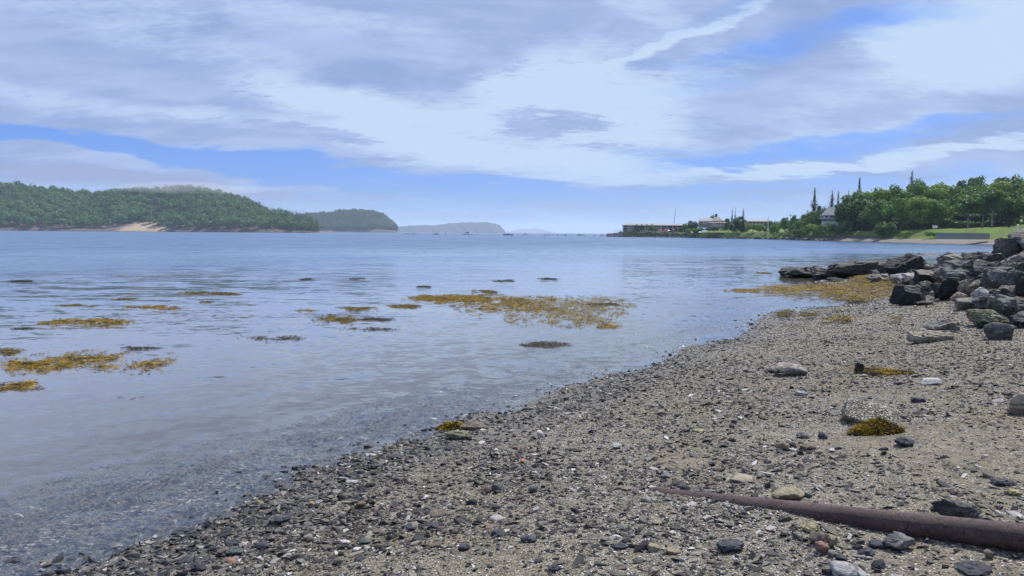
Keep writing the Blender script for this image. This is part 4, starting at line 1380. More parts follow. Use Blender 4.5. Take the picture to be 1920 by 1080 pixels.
def crown(kind, H, R, seed, nl, ls, base=0.25):
    """kind broad: lobes of leaves; spruce: whorls of drooping sprays; bush: broad from the ground"""
    rg = np.random.default_rng(seed)
    global TONE
    Ps, Ns, Ts = [], [], []
    if kind in ('broad', 'bush', 'high'):
        nlobe = {'broad': 26, 'bush': 14, 'high': 24}[kind]
        zc = H * (base + 1) / 2
        hz = H * (1 - base) / 2
        for i in range(nlobe):
            d = rg.normal(size=3)
            d /= np.linalg.norm(d)
            if kind == 'bush':
                d[2] = abs(d[2]) * 0.9
            rr_ = rg.uniform(0.45, 0.80)
            c = np.array([d[0] * R * rr_, d[1] * R * rr_, zc + d[2] * hz * rr_])
            lr = R * rg.uniform(0.24, 0.42)
            m_ = int(nl / nlobe)
            q = rg.normal(size=(m_, 3))
            q /= np.linalg.norm(q, axis=1)[:, None]
            rad = lr * (1 - 0.45 * rg.uniform(0, 1, m_) ** 2)
            rad *= 1 + 0.25 * vnoise(q * 2.5 + i, seed)
            p = c + q * rad[:, None] * np.array([1, 1, 0.78])
            Ps.append(p)
            Ns.append(q + np.array([0, 0, 0.35]))
            Ts.append(np.full(m_, rg.uniform(0, 1)))
        P = np.concatenate(Ps)
        N = np.concatenate(Ns)
        tn = np.concatenate(Ts)
        if kind == 'bush':
            k = P[:, 2] > 0.02 * H
            P, N, tn = P[k], N[k], tn[k]
        TONE = np.repeat(tn, 4)
        return leaf_quads(P, N, ls, rg, 0.55)
    if kind == 'spruce':
        z = H * (base + (1 - base) * rg.uniform(0, 1, nl) ** 1.15)
        tt = (z / H - base) / (1 - base)
        tier = np.floor(tt * H * 1.15)
        ph = hash3(tier.astype(int), tier.astype(int) * 3, tier.astype(int), seed)
        rmax = R * (1 - tt) ** 1.1 * (0.5 + 0.8 * ph)
        arms = 6
        a = (rg.integers(0, arms, nl) + rg.normal(0, 0.13, nl)) * 2 * PI / arms + tier * 2.1
        am = 0.3 + 0.95 * hash3(np.floor(a * 3).astype(int), tier.astype(int), tier.astype(int), seed + 2)
        u = rg.uniform(0, 1, nl) ** 0.65
        rr_ = rmax * u * am
        zt = H * base + (tier + 0.5) / 1.15 * (1 - base) + rg.normal(0, 0.30, nl) - 0.34 * rr_
        zt = np.minimum(zt, H * 0.995)
        P = np.stack([rr_ * np.cos(a), rr_ * np.sin(a), zt], 1)
        N = np.stack([0.4 * np.cos(a), 0.4 * np.sin(a), np.ones(nl)], 1)
        kk = rg.random(nl) < np.clip(1.25 - tt, 0.12, 1)
        P, N, tt = P[kk], N[kk], tt[kk]
        V1, F1 = leaf_quads(P, N, ls, rg, 0.35, 0.6)
        cen = np.repeat(P, 4, 0)
        V1 = cen + (V1 - cen) * np.repeat(1 - 0.55 * tt, 4)[:, None]
        TONE = np.full(len(V1), 0.5)
        return V1, F1


def limbs(H, R, base, seed, r0, kind):
    rg = random.Random(seed)
    mb = MB()
    top = H * (1.02 if kind == 'spruce' else 0.72)
    lean = (rg.uniform(-0.04, 0.04) * H, rg.uniform(-0.04, 0.04) * H)
    pts = [(lean[0] * t * t, lean[1] * t * t, -0.6 + (top + 0.6) * t) for t in (0, 0.05, 0.3, 0.6, 1)]
    mb.tube(pts, [r0 * 1.35, r0, r0 * 0.8, r0 * 0.5, r0 * 0.12], 7)
    if kind in ('broad', 'high'):
        for i in range(7):
            a = i * 2.4 + rg.uniform(-0.3, 0.3)
            z0 = H * rg.uniform(base * 0.75, base + 0.3)
            L = R * rg.uniform(0.5, 0.8)
            mb.tube([(0, 0, z0), (math.cos(a) * L * 0.5, math.sin(a) * L * 0.5, z0 + L * 0.5), (math.cos(a) * L, math.sin(a) * L, z0 + L * 0.85)], [r0 * 0.45, r0 * 0.3, r0 * 0.1], 5)
    return mb


PROTO = {}


def proto_plant(key, kind, H, R, seed, nl, ls, base, mat, bark='bark', r0=0.22):
    V, F = crown(kind, H, R, seed, nl, ls, base)
    name = {'broad': 'leafy_tree', 'high': 'leafy_tree', 'spruce': 'spruce_tree', 'bush': 'bush'}[kind]
    root = bpy.data.objects.new(name, None)
    COL.objects.link(root)
    mk('crown', V, F, M[mat], parent=root, attrs={'tone': TONE})
    limbs(H, R, base, seed, r0, kind).build('trunk' if kind != 'bush' else 'stem', M[bark], root, smooth=True)
    PROTO[key] = [root, H, R, False, kind]


for i in range(4):
    proto_plant('broad%d' % i, 'broad', 12, 5.2, 50 + i, 3600, 0.50, 0.16, ['leaf', 'leaf2', 'leaf', 'leaf3'][i])
proto_plant('high0', 'high', 12, 4.2, 71, 2800, 0.5, 0.42, 'leaf', 'bark_pale', 0.2)
for i in range(3):
    proto_plant('spruce%d' % i, 'spruce', 14, 2.6, 80 + i, 2600, 0.5, 0.06 if i else 0.12, 'needle', 'bark', 0.17)
for i in range(4):
    proto_plant('bush%d' % i, 'bush', 3, 2.6, 90 + i, 1300, 0.26, -0.1, ['leaf', 'leaf2', 'leaf3', 'leaf'][i], 'bark', 0.07)


def plant(key, label, px, ytop, wpx, dist, group=None, cat='tree', zb=None, name=None, rz=None):
    """a plant whose top shows at (px, ytop) in the photo, standing at a given distance"""
    rec = PROTO[key]
    root, H0, R0, used, kind = rec
    if zb is None:
        bw_ = float(np.interp(px, [1150, 1400, 1500, 1650, 1950], [1.2, 3, 7, 10, 12]))
        wl_ = float(np.interp(px, [1150, 1290, 1420, 1500, 1650, 1760, 1950], [1.0, 4, 10, 8, 7, 12, 12]))
        dist = max(dist, float(D_shore(px)) + bw_ + (2 if kind == 'bush' else wl_ + 5))
    p = at_y(px, ytop, dist)
    base = gR(px, dist) if zb is None else zb
    H = max(p.z - base, 0.6)
    W = wpx / FPX * dist * (2.0 if kind == 'spruce' and zb is None else 1.0)
    o = root if not used else copy_tree(root)
    rec[3] = True
    o.location = (p.x, dist, base - 0.1)
    s = W / (2 * R0 * (0.98 if kind != 'spruce' else 1.0))
    o.scale = (s, s, H / H0)
    o.rotation_euler = (0, 0, random.uniform(0, 6.28) if rz is None else rz)
    if name:
        o.name = name
    tag(o, label, cat, group)
    return o


GT = 'leafy trees of the wood on the right shore'
TR = [
    # front row
    ('broad3', 'dark leafy tree pressed against the side of the white house', 1588, 380, 44, 231),
    ('broad0', 'broad bright green tree whose round crown rises over the white house', 1612, 357, 74, 236),
    ('broad3', 'dark full tree with hanging boughs above the long clipped hedge', 1600, 366, 60, 218),
    ('broad0', 'grey-green round tree in the front row above the shore bush', 1650, 372, 64, 214),
    ('broad2', 'rounded tree between the shore bush and the long hedge', 1690, 368, 60, 206),
    ('broad1', 'yellow-green tree over the middle of the long hedge', 1728, 366, 62, 203),
    ('broad2', 'tree just left of the pale forked trunks', 1762, 372, 56, 199),
    ('high0', 'tree on two leaning pale trunks at the edge of the lawn', 1818, 366, 62, 193),
    ('high0', 'tree on straight pale trunks in the middle of the lawn edge', 1846, 354, 66, 195),
    ('high0', 'tree on a forked V-shaped pale trunk at the lawn edge', 1864, 350, 66, 190),
    ('broad3', 'dark low-hanging tree right of the V-shaped trunk', 1896, 352, 70, 194),
    ('broad0', 'tree at the photo edge behind the slim white post', 1934, 350, 74, 188),
    # middle row
    ('broad1', 'sunlit tree with a rounded top behind the grey-green front tree', 1642, 352, 66, 238),
    ('broad0', 'tree in the second row left of the lone tall spruce', 1680, 345, 62, 236),
    ('broad2', 'second-row tree right of the lone tall spruce', 1722, 343, 64, 230),
    ('broad1', 'pale green second-row tree with a flat top', 1758, 348, 60, 226),
    ('broad0', 'second-row tree filling the gap behind the leaning pale trunks', 1795, 346, 64, 222),
    ('broad2', 'second-row tree behind the straight pale trunks', 1835, 343, 60, 220),
    ('broad1', 'sunlit second-row tree behind the V-shaped trunk', 1872, 338, 64, 220),
    ('broad0', 'second-row tree near the photo edge', 1915, 336, 70, 216),
    # back row
    ('broad2', 'skyline tree at the lower left shoulder of the wood', 1668, 352, 50, 262),
    ('broad0', 'skyline tree just below and right of the lone tall spruce', 1725, 335, 56, 262),
    ('broad1', 'skyline tree in the saddle of the treeline', 1764, 341, 54, 260),
    ('broad3', 'small dark round tree standing up out of the skyline saddle', 1800, 331, 32, 255),
    ('broad2', 'skyline tree right of the small dark round one', 1834, 327, 46, 258),
    ('broad3', 'dark skyline tree highest of the wood', 1872, 325, 50, 258),
    ('broad0', 'skyline tree at the photo edge', 1908, 327, 56, 256),
    ('broad1', 'skyline tree half outside the photo', 1948, 326, 60, 250),
    ('broad3', 'low filler tree behind the shore bush', 1640, 392, 60, 224),
    ('broad3', 'deep shaded tree behind the pale trunks', 1830, 385, 70, 214),
    ('broad3', 'deep shaded tree behind the long hedge', 1740, 388, 70, 216),
    ('broad3', 'deep shaded tree right of the pale trunks', 1888, 392, 60, 206),
    ('broad3', 'deep shaded tree left end of the wood behind the hedge', 1690, 392, 66, 220),
    ('broad3', 'deep shaded tree behind the leaning pale trunks', 1800, 384, 66, 222),
    ('broad3', 'deep shaded tree between the forked and the straight pale trunks', 1858, 382, 60, 218),
    ('broad3', 'deep shaded tree behind the slim white post', 1922, 380, 70, 214),
    ('broad3', 'deep shaded tree behind the bright round tree', 1612, 385, 64, 246),
    ('broad0', 'leafy tree covering the right end of the white house', 1580, 384, 34, 250),
    ('broad2', 'leafy tree covering the left corner of the white house', 1538, 392, 24, 252),
    # trees near the houses
    ('broad0', 'rounded tree in front of the tall thin spruce', 1525, 395, 30, 262),
    ('broad3', 'grey-green tree left of the white house', 1543, 380, 26, 264),
    ('broad2', 'small tree left of the tall thin spruce', 1508, 400, 22, 268),
    ('broad3', 'dark tree above the roof of the shingled house', 1339, 397, 16, 352),
    ('broad3', 'leafy tree between the inn and the shingled house', 1300, 411, 22, 372),
    ('broad2', 'tree right of the shingled house', 1364, 408, 16, 345),
    ('broad3', 'tree under the pair of thin spruces', 1385, 402, 22, 330),
    ('broad0', 'small round tree near the second pole', 1490, 402, 20, 272),
    ('broad2', 'small tree at the foot of the white pole', 1473, 406, 18, 276),
]
for t in TR:
    plant(t[0], t[1], t[2], t[3], t[4], t[5], GT)
GP = 'spruces on the right shore'
for t in [
    ('spruce0', 'tall very thin spruce standing alone left of the white house', 1528, 351, 22, 275),
    ('spruce1', 'spruce with the full crown behind the white house roof', 1561, 357, 26, 272),
    ('spruce2', 'narrower spruce right behind the white house roof', 1573, 357, 18, 274),
    ('spruce1', 'small spruce tip peeping out left of the bright round tree', 1592, 355, 14, 266),
    ('spruce2', 'tall pointed spruce rising out of the bright round tree', 1612, 333, 28, 268),
    ('spruce1', 'lone tall spruce highest on the skyline of the wood', 1711, 320, 30, 276),
    ('spruce0', 'thin bare spruce nearest the shingled house', 1373, 391, 8, 338),
    ('spruce2', 'thinnest spruce of the pair right of the shingled house', 1379, 388, 6, 340),
    ('spruce1', 'full spruce at the end of the low white building', 1394, 390, 13, 332),
]:
    plant(t[0], t[1], t[2], t[3], t[4], t[5], GP)
GB = 'bushes along the right shore'
BU = [
    ('bush1', 'yellow-green bush right beside the inn terrace', 1300, 427, 26, 376), ('bush0', 'bush below the shingled house wall', 1318, 425, 30, 372),
    ('bush2', 'dark bush in front of the shingled house', 1340, 424, 34, 366), ('bush1', 'sunlit bush below the right end of the shingled house', 1366, 421, 34, 356),
    ('bush0', 'bush below the thin spruces', 1390, 420, 34, 340), ('bush3', 'bush under the low white building', 1412, 418, 34, 322),
    ('bush1', 'pale bush left of the white pole', 1428, 419, 26, 306), ('bush2', 'dark bush behind the white pole', 1448, 413, 34, 312),
    ('bush3', 'bush behind the short tree on the shore grass', 1472, 412, 40, 296), ('bush0', 'bush below the second pole', 1492, 408, 36, 282),
    ('bush1', 'largest yellow-green bush facing the bay left of the white house', 1525, 418, 46, 243), ('bush2', 'dark green bush left of the largest yellow-green one', 1492, 421, 36, 250),
    ('bush3', 'short bushy tree by the shore grass under the white pole', 1452, 418, 24, 276), ('bush0', 'bush directly left below the white house', 1548, 415, 34, 240),
    ('bush2', 'dark bush in front of the white house porch', 1564, 419, 30, 236), ('bush0', 'bush under the grey-green tree', 1508, 408, 40, 262),
    ('bush3', 'low bush at the water side of the largest yellow-green one', 1498, 428, 30, 241), ('bush2', 'dark bush right of the white house', 1584, 412, 34, 228),
    ('bush2', 'large dark feathery bush alone on the beach edge below the wood', 1665, 414, 50, 190), ('bush0', 'low bush beside the large dark feathery one', 1648, 426, 24, 192),
    ('bush1', 'small bush at the inn terrace steps', 1290, 431, 12, 386), ('bush3', 'bush hiding the end of the inn roof', 1288, 417, 18, 420),
    ('bush2', 'dark shrub against the inn wall beside the gables', 1223, 424, 22, 424), ('bush2', 'dark shrub between the inn gables', 1196, 427, 10, 424),
    ('bush1', 'rough grassy bush on the bank right of the feathery bush', 1700, 431, 26, 186), ('bush1', 'rough bush at the end of the grey sea wall', 1745, 432, 30, 183),
]
for t in BU:
    plant(t[0], t[1], t[2], t[3], t[4], t[5], GB, cat='bush')


def hedge(label, px0, px1, ytop, dist, depth=5):
    a, b = at_y(px0, ytop, dist), at_y(px1, ytop, dist)
    rg = np.random.default_rng(5)
    L = b.x - a.x
    z0 = gR((px0 + px1) / 2, dist) - 0.3
    H = (a.z + b.z) / 2 - z0
    n_ = int(L * H * 22)
    u = rg.uniform(0, 1, n_)
    fr = rg.random(n_) < 0.6
    P = np.stack([u * L, np.where(fr, 0.0, rg.uniform(0, depth, n_)), np.where(fr, rg.uniform(0, H, n_), H)], 1)
    N = np.where(fr[:, None], np.array([0, -1, 0.1]), np.array([0, 0, 1.0]))
    wv = fbm(P * 0.35 + 5, 3, 4)
    P = P + N * (wv * 0.9)[:, None] + rg.normal(0, 0.12, P.shape)
    P[:, 2] = np.maximum(P[:, 2], 0)
    V, F = leaf_quads(P, N, 0.5, rg, 0.5)
    e = empty('hedge', (a.x, dist, z0), label, 'hedge')
    mk('foliage', V, F, M['leaf3'], parent=e, attrs={'tone': np.full(len(V), 0.4)})
    mb_ = MB()
    for k in range(12):
        xx = (k + 0.5) / 12 * L
        mb_.tube([(xx, depth / 2, -0.2), (xx + 0.3, depth / 2, H * 0.6)], [0.12, 0.05], 5)
    MB().box(0.5, L - 0.5, 0.9, depth - 0.4, 0.0, H * 0.86).build('inner_twigs', M['needle'], e)
    mb_.build('stem', M['bark'], e)


hedge('long dark clipped hedge under the trees above the lawn', 1688, 1800, 413, 213)
hedge('dark hedge between the white house and the feathery bush', 1578, 1648, 409, 243)
hedge('dark hedge behind the pale trunks towards the photo edge', 1800, 1945, 417, 207)

# ------------------------------------------------------------------ buildings on the right shore
M['white'] = plain('white_paint', (0.78, 0.78, 0.76), 0.6, 0.06, 2)
M['shingle'] = plain('grey_shingles', (0.27, 0.24, 0.21), 0.9, 0.25, 3)
M['tanwall'] = plain('tan_siding', (0.42, 0.38, 0.32), 0.9, 0.15, 2)
M['roof_l'] = plain('pale_grey_roof', (0.32, 0.32, 0.31), 0.85, 0.15, 2)
M['roof_d'] = plain('grey_roof', (0.16, 0.17, 0.19), 0.85, 0.2, 2)
M['glass'] = plain('dark_glass', (0.02, 0.025, 0.03), 0.15, 0.3, 1, 0.6)
M['granite'] = plain('granite_sea_wall', (0.30, 0.24, 0.22), 0.9, 0.45, 0.5)
M['concrete'] = plain('grey_concrete', (0.25, 0.24, 0.22), 0.9, 0.2, 0.4)
M['darkwall'] = plain('weedy_stone_wall', (0.10, 0.09, 0.08), 0.9, 0.45, 0.6)
M['red'] = plain('dark_red_canvas', (0.30, 0.05, 0.08), 0.8, 0.15, 2)
M['green_p'] = plain('dark_green_paint', (0.03, 0.09, 0.06), 0.7, 0.2, 2)
M['brown'] = plain('brown_trim', (0.12, 0.07, 0.05), 0.8, 0.2, 2)
M['wood'] = plain('weathered_wood', (0.24, 0.21, 0.18), 0.9, 0.25, 4)


def xz(px, py, y):
    p = at_y(px, py, y)
    return p.x, p.z


def bx(px0, px1, py0, py1, y, dy, mb_=None):
    """a box whose front face covers these photo pixels at distance y"""
    x0, _ = xz(px0, py1, y)
    x1, _ = xz(px1, py1, y)
    pm = (px0 + px1) / 2
    z0, z1 = zpix(pm, py1, y), zpix(pm, py0, y)
    mb_ = mb_ or MB()
    return mb_.box(x0, x1, y, y + dy, z0, z1)


def child(mb_, name, mat, root):
    o = mb_.build(name, mat)
    o.data.transform(Matrix.Translation(-root.location))
    o.parent = root
    return o


YI = 432.0
inn = empty('waterfront_inn', (xz(1227, 433, YI)[0], YI, 2.9), 'long two-storey waterfront inn with balconies and gables on a stone sea wall', 'building')
z_roof0 = zpix(1227, 422.6, YI)
z_roof1 = zpix(1227, 418.2, YI)
xa, xb = xz(1167, 433, YI)[0], xz(1293, 433, YI)[0]
child(bx(1168, 1240, 422.4, 436, YI + 2, 12), 'wall', M['tanwall'], inn)
child(bx(1240, 1292, 422.4, 436, YI + 4.5, 9.5), 'wall', M['brown'], inn)
child(MB().gable(xa - 0.5, xb, YI - 0.4, YI + 15, z_roof0, z_roof1, 'x', hip=3), 'roof', M['roof_l'], inn)
child(bx(1166.6, 1293, 421.9, 422.9, YI - 0.55, 0.3), 'eaves_board', M['white'], inn)
# balconies on the left block
for py in (426.6, 431.0):
    child(bx(1167.5, 1190, py, py + 0.5, YI + 0.2, 2.0), 'balcony', M['white'], inn)
for px in (1167.6, 1178, 1183):
    child(bx(px, px + 0.5, 422.7, 435, YI + 0.1, 0.2), 'post', M['white'], inn)
for px0, px1, py0, py1 in ((1168.6, 1176, 423.2, 426.3), (1169, 1176, 427.4, 430.8), (1169, 1177, 431.8, 434.6)):
    w_ = child(bx(px0, px1, py0, py1, YI + 1.85, 0.1), 'window', M['glass'], inn)
# three dark gables
for px, hw in ((1193.5, 3.6), (1203, 2.6), (1212.5, 4), (1222, 3)):
    x0, x1 = xz(px - hw, 430, YI + 1)[0], xz(px + hw, 430, YI + 1)[0]
    zt, zm, zb_ = zpix(px, 419.6, YI + 1), zpix(px, 423.4, YI + 1), zpix(px, 428.6 if hw < 3.5 else 435, YI + 1)
    mb_ = MB().box(x0, x1, YI + 0.6, YI + 2, zb_, zm)
    mb_.gable(x0 - 0.2, x1 + 0.2, YI + 0.4, YI + 6, zm + 0.003, zt, 'y')
    g_ = child(mb_, 'gable', M['brown'] if px != 1212.5 else M['tanwall'], inn)
    wmb = MB().box(x0 + 0.35, x1 - 0.35, YI + 0.5, YI + 0.58, zm - 1.0, zm - 0.05)
    w_ = wmb.build('window', M['glass'])
    w_.data.transform(Matrix.Translation(-inn.location))
    w_.parent = g_
child(bx(1200, 1217, 428.6, 431, YI + 0.6, 1.3), 'awning', M['green_p'], inn)
for px in (1200.5, 1203.6, 1206.8, 1210, 1213.2, 1216.4):
    child(bx(px, px + 0.7, 431, 437, YI + 0.3, 0.25), 'post', M['white'], inn)
# two-storey porch on the right block
for k in range(6):
    px = 1240 + k * 9.8
    child(bx(px, px + 0.6, 422.8, 434, YI + 0.3, 0.25), 'post', M['white'], inn)
child(bx(1240, 1291, 427.4, 427.9, YI + 0.25, 4.2), 'balcony', M['white'], inn)
for k in range(5):
    px = 1242 + k * 9.8
    child(bx(px, px + 6.6, 423.4, 426.6, YI + 4.35, 0.1), 'window', M['glass'], inn)
    child(bx(px, px + 6.6, 428.6, 433.4, YI + 4.35, 0.1), 'window', M['glass'], inn)

inn.rotation_euler.z = -math.radians(8)
sw = empty('sea_wall', (xz(1227, 440, YI)[0], YI - 8, 0), 'rough pinkish stone sea wall under the waterfront inn', 'wall')


def wall_strip(pxs_, tops, y0s, zbase, thick, seed=0, step=0.6):
    V_, F_ = [], []
    n_ = len(pxs_)
    rg = np.random.default_rng(seed)
    for i in range(n_):
        xx = (pxs_[i] - 960) / FPX * y0s[i]
        zt = zpix(pxs_[i], tops[i], y0s[i])
        j = rg.normal(0, step)
        V_ += [(xx, y0s[i] + j, zbase), (xx, y0s[i] + j * 0.4 + 0.8, zt), (xx, y0s[i] + thick, zt), (xx, y0s[i] + thick, zbase)]
    for i in range(n_ - 1):
        a, b = i * 4, i * 4 + 4
        F_ += [(a, b, b + 1, a + 1), (a + 1, b + 1, b + 2, a + 2), (a + 2, b + 2, b + 3, a + 3)]
    F_ += [(0, 1, 2, 3), (n_ * 4 - 4, n_ * 4 - 1, n_ * 4 - 2, n_ * 4 - 3)]
    mb_ = MB()
    mb_.add(V_, F_)
    return mb_


pw = np.linspace(1144, 1300, 60)
tp = np.interp(pw, [1144, 1147, 1180, 1230, 1265, 1300], [438, 437, 436, 436.3, 438.5, 441]) + rng.normal(0, 0.25, 60)
child(wall_strip(pw, tp, np.interp(pw, [1144, 1300], [418, 392]), -0.8, 20, 3), 'stone_face', M['granite'], sw)
# terrace in front of the right half
ter = empty('dining_terrace', (xz(1262, 437, 424)[0], 424, 2.3), 'stone terrace with railing and steps in front of the inn porch', 'terrace')
child(bx(1233, 1283, 435.2, 440, 420, 11), 'terrace_base', M['granite'], ter)
rl = bx(1233, 1250, 432.8, 433.3, 420, 0.1)
for k in range(12):
    bx(1233 + k * 1.5, 1233.4 + k * 1.5, 433.3, 435.2, 420, 0.1, rl)
child(rl, 'railing', M['white'], ter)
rl = bx(1258, 1283, 432.4, 432.8, 420.5, 0.1)
for k in range(14):
    bx(1258 + k * 1.9, 1258.4 + k * 1.9, 432.8, 435.2, 420.5, 0.1, rl)
child(rl, 'railing', M['wood'], ter)
for k in range(4):
    child(bx(1266 + k * 0.8, 1281 - k, 439.2 - k * 0.55, 439.8 - k * 0.55, 417.5 + k, 1.2), 'step', M['white' if k == 1 else 'granite'], ter)
# left pier railing
pr_ = empty('pier_railing', (xz(1155, 437, 423)[0], 423, 2.1), 'thin dark railing on the sea wall end left of the inn', 'railing')
rl = bx(1152, 1166, 431.2, 431.6, 423, 0.08)
child(rl, 'top_rail', M['wood'], pr_)
for k in range(5):
    child(bx(1152.3 + k * 3.2, 1152.7 + k * 3.2, 431.6, 437.4, 423, 0.1), 'post', M['wood'], pr_)


def parasol(label, px, py, wpx, y, mat):
    x_, z_ = xz(px, py, y)
    zg = zpix(px, 435.3, y)
    r_ = wpx / FPX * y / 2
    e = empty('parasol', (x_, y, zg), label, 'parasol', 'parasols on the inn terrace')
    zt = z_ - zg
    n_ = 8
    V_ = [(0, 0, zt)] + [(r_ * math.cos(2 * PI * k / n_), r_ * math.sin(2 * PI * k / n_), zt - r_ * 0.5) for k in range(n_)]
    V_ += [(r_ * math.cos(2 * PI * k / n_), r_ * math.sin(2 * PI * k / n_), zt - r_ * 0.5 - 0.15) for k in range(n_)]
    F_ = [(0, 1 + k, 1 + (k + 1) % n_) for k in range(n_)] + [(1 + k, 9 + k, 9 + (k + 1) % n_, 1 + (k + 1) % n_) for k in range(n_)]
    MB().add(V_, F_).build('canopy', mat, e)
    MB().tube([(0, 0, 0), (0, 0, zt)], 0.05, 6).build('pole', M['white'], e)


parasol('white parasol on the terrace in front of the porch', 1253.5, 430.6, 7, 424, M['white'])
parasol('dark red parasol left of the white parasol', 1247, 429.0, 9, 427, M['red'])
parasol('dark red and pale parasol leftmost of the terrace', 1239.5, 429.6, 7, 427, M['red'])
parasol('small dark red parasol right of the white one', 1263, 429.2, 7, 427, M['red'])

mast = empty('radio_mast', (xz(1263.5, 418, 470)[0], 470, 2.5), 'tall faint lattice mast leaning slightly behind the inn roof', 'mast')
a_, b_ = at_y(1263, 425, 470), at_y(1267, 392, 470)
mb_ = MB()
for dx in (-0.22, 0.22):
    mb_.tube([a_ + Vector((dx, 0, 0)), b_ + Vector((dx * 0.3, 0, 0))], [0.07, 0.05], 5)
for k in range(14):
    t0, t1 = k / 14, (k + 1) / 14
    sg = 1 if k % 2 else -1
    mb_.tube([a_.lerp(b_, t0) + Vector((-0.2 * sg, 0, 0)), a_.lerp(b_, t1) + Vector((0.2 * sg, 0, 0))], 0.035, 4)
child(mb_, 'lattice', M['wood'], mast)

# shingled hip-roof house
YS = 350.0
hs = empty('shingled_house', (xz(1334, 424, YS)[0], YS, gR(1334, YS)), 'grey shingled house with a hipped roof among bushes right of the inn', 'house')
child(bx(1311, 1357, 414, 427, YS, 10), 'wall', M['shingle'], hs)
x0, x1 = xz(1310, 414, YS)[0], xz(1336, 414, YS)[0]
child(MB().gable(x0, x1, YS - 0.5, YS + 9, zpix(1322, 415.5, YS), zpix(1322, 408.5, YS), 'x'), 'roof', M['roof_l'], hs)
x0, x1 = xz(1327, 414, YS)[0], xz(1361, 414, YS)[0]
child(MB().gable(x0, x1, YS - 1.2, YS + 11, zpix(1345, 418, YS), zpix(1345, 406, YS), 'x', hip=3.6), 'roof', M['shingle'], hs)
child(bx(1334, 1358, 417.8, 425, YS - 1.0, 1), 'bay', M['tanwall'], hs)
for px0 in (1344.5, 1348.5, 1353.5):
    child(bx(px0, px0 + 2.8, 417.9, 419.9, YS - 1.1, 0.1), 'window', M['glass'], hs)
for px0 in (1319, 1322, 1325, 1328):
    child(bx(px0, px0 + 1.2, 416.5, 419.5, YS - 0.1, 0.1), 'window', M['white'], hs)
child(bx(1313, 1315, 419.5, 421, YS - 0.1, 0.1), 'window', M['glass'], hs)

YL = 345.0
hs.rotation_euler.z = -math.radians(15)
lb_ = empty('low_building', (xz(1421, 420, YL)[0], YL, gR(1421, YL)), 'long low building with a pale roof behind the bushes', 'building')
child(bx(1402, 1442, 415, 424, YL, 7), 'wall', M['tanwall'], lb_)
child(MB().gable(xz(1401, 415, YL)[0], xz(1443, 415, YL)[0], YL - 0.5, YL + 8, zpix(1421, 415, YL), zpix(1421, 411, YL), 'x'), 'roof', M['roof_l'], lb_)
for k in range(5):
    child(bx(1406 + k * 7, 1409 + k * 7, 416.5, 419, YL - 0.1, 0.1), 'window', M['glass'], lb_)

# white house
YW = 247.0
wh = empty('white_house', (xz(1557, 420, YW)[0], YW, gR(1557, YW)), 'white house with dark grey roof and columned porch half hidden by trees', 'house')
child(bx(1541.5, 1572, 403, 427, YW, 9), 'wall', M['white'], wh)
child(MB().gable(xz(1540.5, 403, YW)[0], xz(1574, 403, YW)[0], YW - 0.8, YW + 9.5, zpix(1557, 403.4, YW), zpix(1557, 387.5, YW), 'x', hip=2.2), 'roof', M['roof_d'], wh)
child(bx(1541, 1573.5, 402.5, 403.6, YW - 0.95, 0.2), 'eaves_board', M['white'], wh)
for px0, px1 in ((1543, 1546), (1548.5, 1554.5), (1557, 1567)):
    w_ = child(bx(px0, px1, 404.2, 408, YW - 0.08, 0.1), 'window', M['glass'], wh)
for px0 in (1541.6, 1547, 1555.5, 1568):
    child(bx(px0, px0 + 0.9, 403.6, 409, YW - 0.9, 0.25), 'column', M['white'], wh)
child(bx(1541, 1573, 409, 409.8, YW - 1.2, 1.15), 'balcony', M['white'], wh)
child(bx(1542, 1571, 410.2, 415, YW - 0.12, 0.1), 'clapboard_panel', M['roof_l'], wh)
child(bx(1556, 1559, 384, 390, YW + 4, 1.2), 'chimney', M['brown'], wh)

wh.rotation_euler.z = -math.radians(22.7)
# poles
for lb, px, py0, py1, y, r_, mt, cat in (
        ('white wooden pole standing in the bushes below the low building', 1440.5, 406, 428, 300, 0.17, 'white', 'pole'),
        ('grey utility pole with a crossarm behind the bushes', 1482, 400, 416, 300, 0.11, 'wood', 'pole')):
    a_, b_ = at_y(px, py1, y), at_y(px, py0, y)
    zg = gR(px, y)
    e = empty('pole', (a_.x, y, zg), lb, cat)
    MB().tube([(0, 0, -0.5), (b_.x - a_.x, 0, b_.z - zg)], [r_, r_ * 0.8], 8).build('shaft', M[mt], e)
    if mt == 'wood':
        MB().box(-0.9, 0.9, -0.08, 0.08, b_.z - zg - 0.9, b_.z - zg - 0.75).build('crossarm', M[mt], e)
    else:
        MB().tube([(0, 0, b_.z - zg), (0, 0, b_.z - zg + 0.25)], [r_ * 1.2, r_ * 0.4], 8).build('cap', M[mt], e)
# slim white post at the lawn and garden chairs
p_ = at_y(1908.5, 430.5, 165)
e = empty('post', (p_.x, 165, zpix(1908.5, 430.5, 165) - 0.2), 'slim white post on the lawn at the photo edge', 'post')
MB().box(-0.12, 0.12, -0.12, 0.12, 0, 1.25).build('shaft', M['white'], e)
MB().gable(-0.17, 0.17, -0.17, 0.17, 1.253, 1.42, 'x', hip=0.16).build('cap', M['white'], e)


